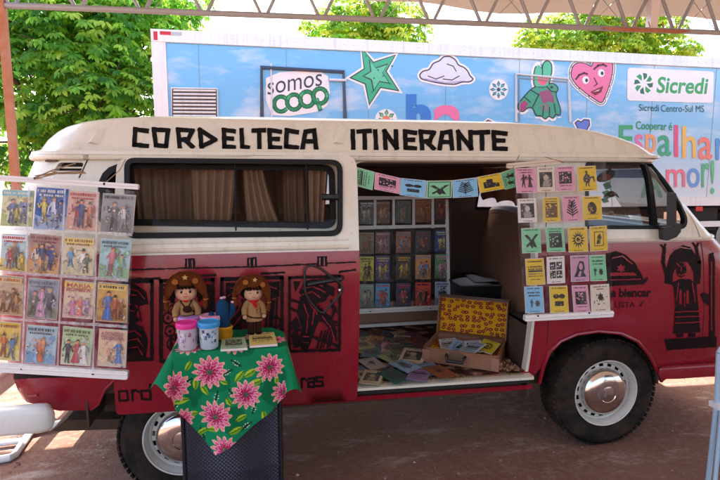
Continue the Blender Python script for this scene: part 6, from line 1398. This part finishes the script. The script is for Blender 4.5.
P.px(rounded(B3((170, 236), (178, 230), (188, 238), (198, 228), (206, 236), (200, 250), (188, 258), (176, 250)), 2), hx('f06a8e', .85)); P.px(B3((116, 330), (118, 314), (134, 300), (144, 312), (132, 332)), hx('a8487e', .85)); P.px(rounded(B3((176, 276), (206, 268), (220, 288), (224, 310), (206, 304), (188, 312)), 2), hx('9a5a80', .85)); P.px(B3((180, 314), (204, 308), (210, 330), (186, 336)), hx('7c8a84', .85))
P.pxs(stroke(B3((187, 204), (187, 232)), 1.)+stroke(B3((152, 270), (176, 284), (158, 320)), 1.1)+stroke(B3((134, 292), (150, 306)), 1.)+stroke(B3((188, 346), (190, 318)), 1.)+stroke(B3((208, 344), (208, 322)), 1.)+stroke(B3((226, 338), (222, 312)), 1.)+stroke(B3((200, 260), (214, 274), (230, 276)), 1.), INKs); P.px([(q[0], q[1]) for q in circle(551.5, 87.2, 1.4, 1.4, 8)], INKs); P.mb.build('bird_sticker', 'gloss', tk)
P = Paint(TR, .002, .0005)   # pink heart with a face
hrt = [(571, 70), (574, 64), (581, 62), (588, 64.5), (591, 67), (594, 60), (600, 56), (608, 56), (612, 61), (613, 69), (611, 80), (607, 92), (602, 104), (594, 99), (584, 92), (575, 84), (571, 77)]
hrt = rounded(hrt, 4, 3); scl = []
for i, q in enumerate(resample(hrt, 3.4)): scl.append(q)
P.px(inset(hrt, -3.4), WHs)
for q in scl: P.px(circle(q[0], q[1], 2.4, 2.4, 9), INKs, 0, (), False)
P.k += 1
for q in scl: P.px(circle(q[0], q[1], 1.7, 1.7, 9), WHs, 0, (), False)
P.k += 1
P.px(inset(hrt, -.4), INKs); P.px(inset(hrt, .5), hx('ee7aa6', .85)); P.pxs(stroke([(576, 79), (579, 75), (584, 73), (587, 74)], 2)+stroke([(594, 69), (598, 65.5), (603, 64.5), (606, 66)], 2), hx('5a2438'))
for x, y in ((585.5, 80), (601, 73)): P.px(circle(x, y, 3.4, 4, 12), WHs); P.px(circle(x+.9, y+.3, 1.5, 2, 9), INKs)
P.pxs(stroke([(594, 78), (597, 84), (594, 86)], 1.), hx('5a2438')); P.px([(590, 92), (596, 89), (603, 86), (601, 92), (595, 95.5)], hx('7a2038')); P.px([(592.5, 92), (600, 89), (598, 91)], hx('f0d0d8', .9)); P.mb.build('heart_sticker', 'gloss', tk)
P = Paint(TR, .002, .0005); h2 = [(575, 123), (578, 120.5), (581, 122), (584, 119.5), (589, 120), (589.5, 125), (586, 131), (579, 131)]; dpoly(P, h2, (WHs, INKs, hx('6a86dc', .85)), (-2, -.5, .5)); P.mb.build('small_sticker', 'gloss', tk); P = Paint(TR, .002, .0005); h2 = [(483, 124), (488, 120), (494, 123), (495, 130), (483, 130)]; dpoly(P, h2, (WHs, INKs, hx('d88a8a', .85)), (-2, -.5, .5)); P.mb.build('small_sticker', 'gloss', tk)
P = Paint(TR, .002, .0005); P.px(rounded([(627.5, 67.5), (714, 71.5), (713, 103), (627, 100.5)], 3.5), WHs); GRS = hx('2f9a5e', .9); DG = hx('1c5a58', .9)
for i in range(8):   # pinwheel of eight blades
    a = i*math.pi/4+.2; r1, r2 = 3.0, 9.6
    P.px([(643.5+r1*math.cos(a-.1), 83.5+1.12*r1*math.sin(a-.1)), (643.5+r2*math.cos(a-.28), 83.5+1.12*r2*math.sin(a-.28)), (643.5+r2*.98*math.cos(a+.16), 83.5+1.12*r2*.98*math.sin(a+.16)), (643.5+r2*.7*math.cos(a+.34), 83.5+1.12*r2*.7*math.sin(a+.34))], GRS if i % 2 else hx('1f6e58', .9), 0, (), False)
P.k += 1; ttext(P, 'Sicredi', 656, 76.5, 706.5, 93, hx('35a866', .9), .025, 1.2, 2.2); P.mb.build('logo_sign', 'gloss', tk)
P = Paint(TR, .002, .0005); ttext(P, 'Sicredi', 639, 104, 659, 110.8, DG, .0, .4); ttext(P, 'Centro-Sul MS', 661, 104.8, 704, 111.6, DG, .0, .6)
ttext(P, 'Cooperar é', 636, 121, 672, 131.5, GRS, .01, 1.4)
for ch_, x0, y0, x1, y1, c in (('E', 619, 125, 633, 152, '46b07a'), ('s', 634.5, 134, 643, 153, 'e880b0'), ('p', 645, 134, 656, 162, 'f0a878'), ('a', 657.5, 135, 671, 156, '46b08a'), ('l', 674, 125, 678, 157, 'e85c8c'), ('h', 682, 126, 696, 158, 'f2c46c'), ('a', 698, 137, 712, 159.5, 'f08a7c'), ('r', 715.5, 138, 726, 160, '5aa0e0')): ttext(P, ch_, x0, y0, x1, y1, hx(c, .85), .012)
for ch_, x0, y0, x1, y1, c in (('A', 640, 166, 663, 199, '56ba8a'), ('m', 666, 169, 685, 187, 'f07a94'), ('o', 687, 168, 699.5, 187.5, '6aa4e4'), ('r', 701.5, 163, 709, 187.5, '5cc08c'), ('!', 710.5, 160, 714, 194, '66c48e')): ttext(P, ch_, x0, y0, x1, y1, hx(c, .85), .005)
P.mb.build('slogan_lettering', 'gloss', tk)
mb = MB(); mb.box((.4, .35, ZB-.32), (LEN-.3, .50, ZB-.06), 0, None, FRT); mb.box((.4, 1.9, ZB-.32), (LEN-.3, 2.05, ZB-.06), 0, None, FRT)
for u in (3.2, 7.6): mb.box((u, .10, .62), (u+1.9, .34, ZB-.10), 0, None, FRT)
mb.box((6.2, .02, .70), (11.6, .05, .80), 1, None, FRT); mb.build('chassis', ['dark', 'white_steel'], tk)
for u in (9.9, 11.15):
    c0 = Vector(FRT @ Vector((u, .32, .50))); mb = MB(); mb.lathe([(.30, -.13), (.44, -.14), (.50, -.10), (.50, .10), (.44, .14), (.30, .13)], c0, tn, 40); wo = mb.build('trailer_wheel', 'tyre', tk); mb = MB(); mb.lathe([(.30, .125), (.27, .08), (.14, .09), (.13, .14), (.001, .14)], c0, tn, 30); mb.build('rim', 'steel', None, 35, wo)
mb = MB(); mb.box((.9, .25, .02), (1.05, .40, ZB-.06), 0, None, FRT); mb.box((.82, .18, .0), (1.13, .47, .03), 0, None, FRT); mb.build('landing_leg', 'steel', tk)

# ================================================================== SHELTER: roof cloth, truss, rusty post
def trz(x): return 3.195+(x+4.4)*.0095
TRY = 3.0
sh_ = thing('shelter', 'open sided shelter of tan roof cloth on grey lattice truss with a rusty post', 'shelter', (-4.33, 3.0, 0))
mb = MB(); X0, X1 = -4.5, 9.5
mb.tube([(X0, TRY, trz(X0)), (X1, TRY, trz(X1))], .030, 8); mb.tube([(X0, TRY, trz(X0)+.50), (X1, TRY, trz(X1)+.50)], .030, 8)
x = onY(270, 14, TRY).x-.60*4-.0; k = 0; nodes = []
while x < X1-.6:
    if x > X0: nodes.append(x)
    x += .585
for x in nodes:
    b = Vector((x, TRY, trz(x))); 
    for sx in (-1, 1): mb.tube([b+Vector((sx*.035, 0, .02)), Vector((x+sx*.27, TRY, trz(x)+.50))], .019, 6)
for x in nodes[::2]: mb.tube([(x+.1, TRY+.02, trz(x)+.03), (x+.55, TRY+.02, trz(x)+.46)], .004, 5); mb.tube([(x+.55, TRY+.02, trz(x)+.03), (x+.1, TRY+.02, trz(x)+.46)], .004, 5)
mb.build('truss', 'steel', sh_)
mb = MB(); c0 = onY(651, 30, TRY); mb.box((c0.x-.045, TRY-.05, c0.z+.01), (c0.x+.045, TRY+.04, c0.z+.56)); mb.build('splice_plate', 'white_steel', sh_)
mb = MB()
for i in range(6): mb.tube([onY(603+i*2, 27.3+i*.5, TRY-.05-.012*(i % 2)), onY(690-i*2, 30.6+i*.45, TRY-.05-.012*(i % 2))], .008, 5)
for xx in (622, 634, 648, 662, 675): a = onY(xx, 27, TRY-.06); mb.tube([a+Vector((0, 0, .06)), a+Vector((.01, -.02, .0)), a+Vector((0, 0, -.06))], .006, 5)
mb.build('tied_bars', 'rust', sh_)
mb = MB(); pb_ = onY(4.5, 40, TRY); mb.box((pb_.x-.032, TRY-.032, gz(-4)-.02), (pb_.x+.032, TRY+.032, trz(-4.3)+.52)); mb.build('post', 'rust', sh_)
mb = MB()
for px_, py_ in ((9.3, 3.0), (-4.3, -9.8), (4.5, -9.8), (14.3, -9.8)): mb = MB(); mb.box((px_-.04, py_-.04, gz(px_)-.02), (px_+.04, py_+.04, 4.0 if py_ < 0 else 3.85)); mb.build('post', 'rust', sh_)
mb = MB()
mb.grid(lambda s, t: (-4.55+19.1*s, -10.+13.16*t, 4.25-.52*t**1.5-.05*math.sin(s*47)**2*(1-t)), 70, 26)  # unseen right and rear stretch added to hold light off the van's right
mb.build('roof_cloth', 'canopy', sh_)
mb = MB(); mb.grid(lambda s, t: (-4.55+14.1*s, 3.16+.03*t+.02*math.sin(s*60), 3.735-(.24+.09*s+.03*math.sin(s*21)+.02*math.sin(s*55))*t), 260, 5); mb.build('valance', 'canopy', sh_)

# ================================================================== TREES
LEAFC = [hx('7cba38', .95), hx('98d048', 1.), hx('64a430', .95), hx('bcdc54', 1.), hx('4a8a2a', .9), hx('a6d042', 1.), hx('70b03a', .95)]
LEAFY = [hx('a8cc3c', .8), hx('c4d84c', .8), hx('88b830', .8), hx('d4d83c', .8), hx('74a82c', .8)]
def tree(name, base, blobs, ncl, per, ln, pal, label, seed, trunk_r=.18, droop=.75):
    rg = random.Random(seed); t = thing(name, label, 'tree', tuple(base)); base = Vector(base)
    mb = MB(); top = sum((Vector(b[0]) for b in blobs), Vector())/len(blobs); fk = base.lerp(top, .45)
    mb.tube([base-Vector((0, 0, .1)), base.lerp(fk, .35)+Vector((.06, .03, 0)), base.lerp(fk, .7)-Vector((.05, 0, 0)), fk], [trunk_r*1.4, trunk_r, trunk_r*.85, trunk_r*.75], 12)
    for c, r_ in blobs:
        c = Vector(c); m_ = fk.lerp(c, .5)+Vector((rg.uniform(-.2, .2), rg.uniform(-.2, .2), -.1)); mb.tube([fk-Vector((0, 0, .1)), m_, c], [trunk_r*.5, trunk_r*.3, trunk_r*.12], 7)
        rad = r_ if isinstance(r_, (int, float)) else max(r_)
        for _ in range(7):
            d = Vector((rg.uniform(-1, 1), rg.uniform(-1, 1), rg.uniform(-.5, 1))).normalized(); mb.tube([c.lerp(m_, rg.uniform(0, .5)), c+d*rad*.5+Vector((0, 0, -.05)), c+d*rad*.9], [trunk_r*.14, trunk_r*.08, trunk_r*.03], 5)
    mb.build('trunk', 'bark', t)
    vs, fs, cs = [], [], []; wts = [(b[1] if isinstance(b[1], (int, float)) else (b[1][0]*b[1][1]*b[1][2])**(1/3))**2 for b in blobs]; tot = sum(wts)
    for (c, r_), wt in zip(blobs, wts):
        c = Vector(c); rv = Vector((r_, r_, r_*.85)) if isinstance(r_, (int, float)) else Vector(r_)
        for _ in range(int(ncl*wt/tot)):
            d = Vector((rg.gauss(0, 1), rg.gauss(0, 1), rg.gauss(0, 1))).normalized(); k = rg.uniform(.45, 1.0)**.45*(1+.16*noise.noise(d*2.2+c))
            o = c+Vector((d.x*rv.x, d.y*rv.y, d.z*rv.z))*k; cc = rg.choice(pal); kk = rg.uniform(.75, 1.2); a0 = rg.uniform(0, 6.28)
            tilt = (Vector((0, 0, 1))*.6+d*.6).normalized(); e1 = tilt.orthogonal().normalized(); e2 = tilt.cross(e1)
            for j in range(per):
                a = a0+2*math.pi*j/per+rg.uniform(-.25, .25); L = ln*rg.uniform(.65, 1.15); h = e1*math.cos(a)+e2*math.sin(a)
                dr = droop*rg.uniform(.6, 1.3); di = (h-Vector((0, 0, dr))+tilt*.15).normalized(); sd = di.cross(tilt).normalized(); up = sd.cross(di); w_ = L*rg.uniform(.17, .23)
                b = o+h*ln*.08; i0 = len(vs); mid = b+di*L*.55+up*L*.03
                vs += [b, b+di*L*.42+sd*w_+up*w_*.45, b+di*L*.50+up*.0, b+di*L*.42-sd*w_+up*w_*.45, b+di*L*.80+sd*w_*.72+up*(w_*.3-L*.02), b+di*L*.80-sd*w_*.72+up*(w_*.3-L*.02), b+di*L-up*L*.10]
                fs += [(i0, i0+1, i0+2), (i0, i0+2, i0+3), (i0+1, i0+4, i0+6, i0+2), (i0+3, i0+2, i0+6, i0+5)]; q = kk*rg.uniform(.85, 1.15); cs += [tuple(v*q for v in cc)]*4
    mb = MB(); mb.v = vs; mb.f = [list(f) for f in fs]; mb.m = [0]*len(fs); mb.c = cs; mb.sm = [False]*len(fs)
    mb.build('crown', 'leaf', t)
rt = random.Random(31); bl_ = []
for (x, y, Y, r_) in ((20, 20, 7.5, 1.1), (80, 45, 7.2, 1.2), (130, 35, 7.6, 1.05), (100, 95, 7.0, 1.0), (40, 90, 7.3, 1.1), (135, 110, 7.4, .9), (15, 140, 7.6, .9), (75, 140, 7.5, .9), (60, -30, 7.8, 1.4), (150, -20, 8.0, 1.2), (-50, 60, 7.8, 1.3), (170, 22, 8.0, .65), (-30, 0, 7.6, 1.2), (120, 150, 7.8, .8), (55, 20, 8.6, 1.3), (100, 10, 8.8, 1.2)):
    bl_.append((tuple(onY(x, y, Y)), r_))
tree('broadleaf_tree', (onY(72, 200, 7.9).x, 7.9, 0), bl_, 6600, 7, .14, LEAFC, 'large broadleaf tree with drooping glossy leaves left of the trailer', 5, .16)
bl2 = [(tuple(onY(x, y, 12.)), r_) for x, y, r_ in ((330, 34, .9), (362, 20, 1.1), (398, 28, .95), (350, 48, 1.2), (385, 52, 1.2), (372, 5, .7))]
tree('leafy_tree', (onY(362, 200, 12).x, 12., 0), bl2, 1500, 6, .19, LEAFY+LEAFC[:2], 'small yellow green tree top showing above the trailer\'s middle', 6, .14)
bl3 = [(tuple(onY(x, y, 12.)), r_) for x, y, r_ in ((545, 40, .9), (580, 32, 1.1), (620, 30, 1.2), (655, 38, 1.0), (600, 18, 1.0), (640, 16, .8), (560, 56, 1.2), (610, 56, 1.3), (660, 58, 1.1), (690, 56, .45), (530, 50, .6))]
tree('leafy_tree', (onY(610, 200, 12).x, 12., 0), bl3, 2900, 6, .16, LEAFY, 'wide lime green tree crown above the trailer\'s right half', 7, .17)

# ================================================================== SMALL THINGS AT THE FRAME'S EDGES
cz_ = -.47; k1, k2, k3 = onY(719, 353, cz_), onY(716.5, 405, cz_), onY(707, 492, cz_)
chr_ = thing('folding_chair', 'pale blue tubular metal folding chair at the far right edge', 'folding chair', (k1.x+.2, cz_, gz(k1.x)))
g1 = Vector((k3.x-.035, cz_-.03, gz(0)+.01)); g2 = Vector((k3.x+.03, cz_-.05, gz(0)+.01)); m1, m2, m3_ = onY(724, 360, cz_-.05), onY(721, 420, cz_-.03), onY(714, 492, cz_-.06)
mb = MB()
for dx in (0, .43): mb.tube([k1+Vector((dx, 0, 0)), k2+Vector((dx, 0, 0)), k3+Vector((dx, 0, 0)), g1+Vector((dx, 0, 0))], .0125, 10)
mb.tube([k1+Vector((0, 0, 0)), k1+Vector((.01, 0, .02)), k1+Vector((.03, 0, .03)), k1+Vector((.40, 0, .03)), k1+Vector((.42, 0, .02)), k1+Vector((.43, 0, 0))], .0125, 10); mb.build('front_frame', 'blue_steel', chr_)
mb = MB()
for dx in (0, .37): mb = MB(); mb.tube([m2+Vector((dx, .0, .06)), m2+Vector((dx, 0, 0)), m3_+Vector((dx, 0, 0)), g2+Vector((dx, -.30, 0))], .0115, 10); mb.build('rear_leg', 'blue_steel', chr_)
mb = MB(); mb.box((k2.x-.016, cz_-.03, k2.z-.015), (k2.x+.05, cz_+.03, k2.z+.012)); mb.build('pivot_clamp', 'white_steel', chr_)
mb = MB(); mb.grid(lambda s, t: (k2.x+.05+.34*s, cz_-.02-.36*t, .45+.01*math.sin(t*3.1)), 8, 8); mb.grid(lambda s, t: (k2.x+.05+.34*s, cz_-.02-.36*t, .438), 4, 4); mb.build('seat', 'blue_steel', chr_)
mb = MB(); mb.grid(lambda s, t: (k1.x+.02+.39*s, cz_+.015+.02*math.sin(s*3.14), k1.z-.16+.16*t), 8, 4); mb.build('backrest', 'blue_steel', chr_)
zg = gz(-3.4)+.024
mb = MB(); pts = [onZ(*q, zg) for q in ((-70, 470), (-20, 463), (10, 457.5), (15, 454.5), (27, 437), (33, 428))]; mb.tube(pts, .023, 10); mb.tube([onZ(*q, zg) for q in ((-60, 452), (23, 440.5))], .019, 10)
e0 = pts[-1]; mb.tube([e0, e0+Vector((.05, .22, .05)), e0+Vector((.06, .30, .30))], .021, 10)
st2 = thing('tube_stand', 'white tubular metal stand base on the dirt under the van\'s rear bumper', 'stand', tuple(pts[2])); mb.build('base_tube', 'white_steel', st2)
mb = MB(); a, b = onZ(40, 428, gz(-3)+.03), onZ(88, 418, gz(-3)+.03); mb.tube([a+(a-b)*.6, a, b], .026, 10); single(mb, 'plastic_pipe', 'white_plastic', 'cream plastic pipe lying on the ground beyond the van\'s tail', 'pipe', tuple(a))
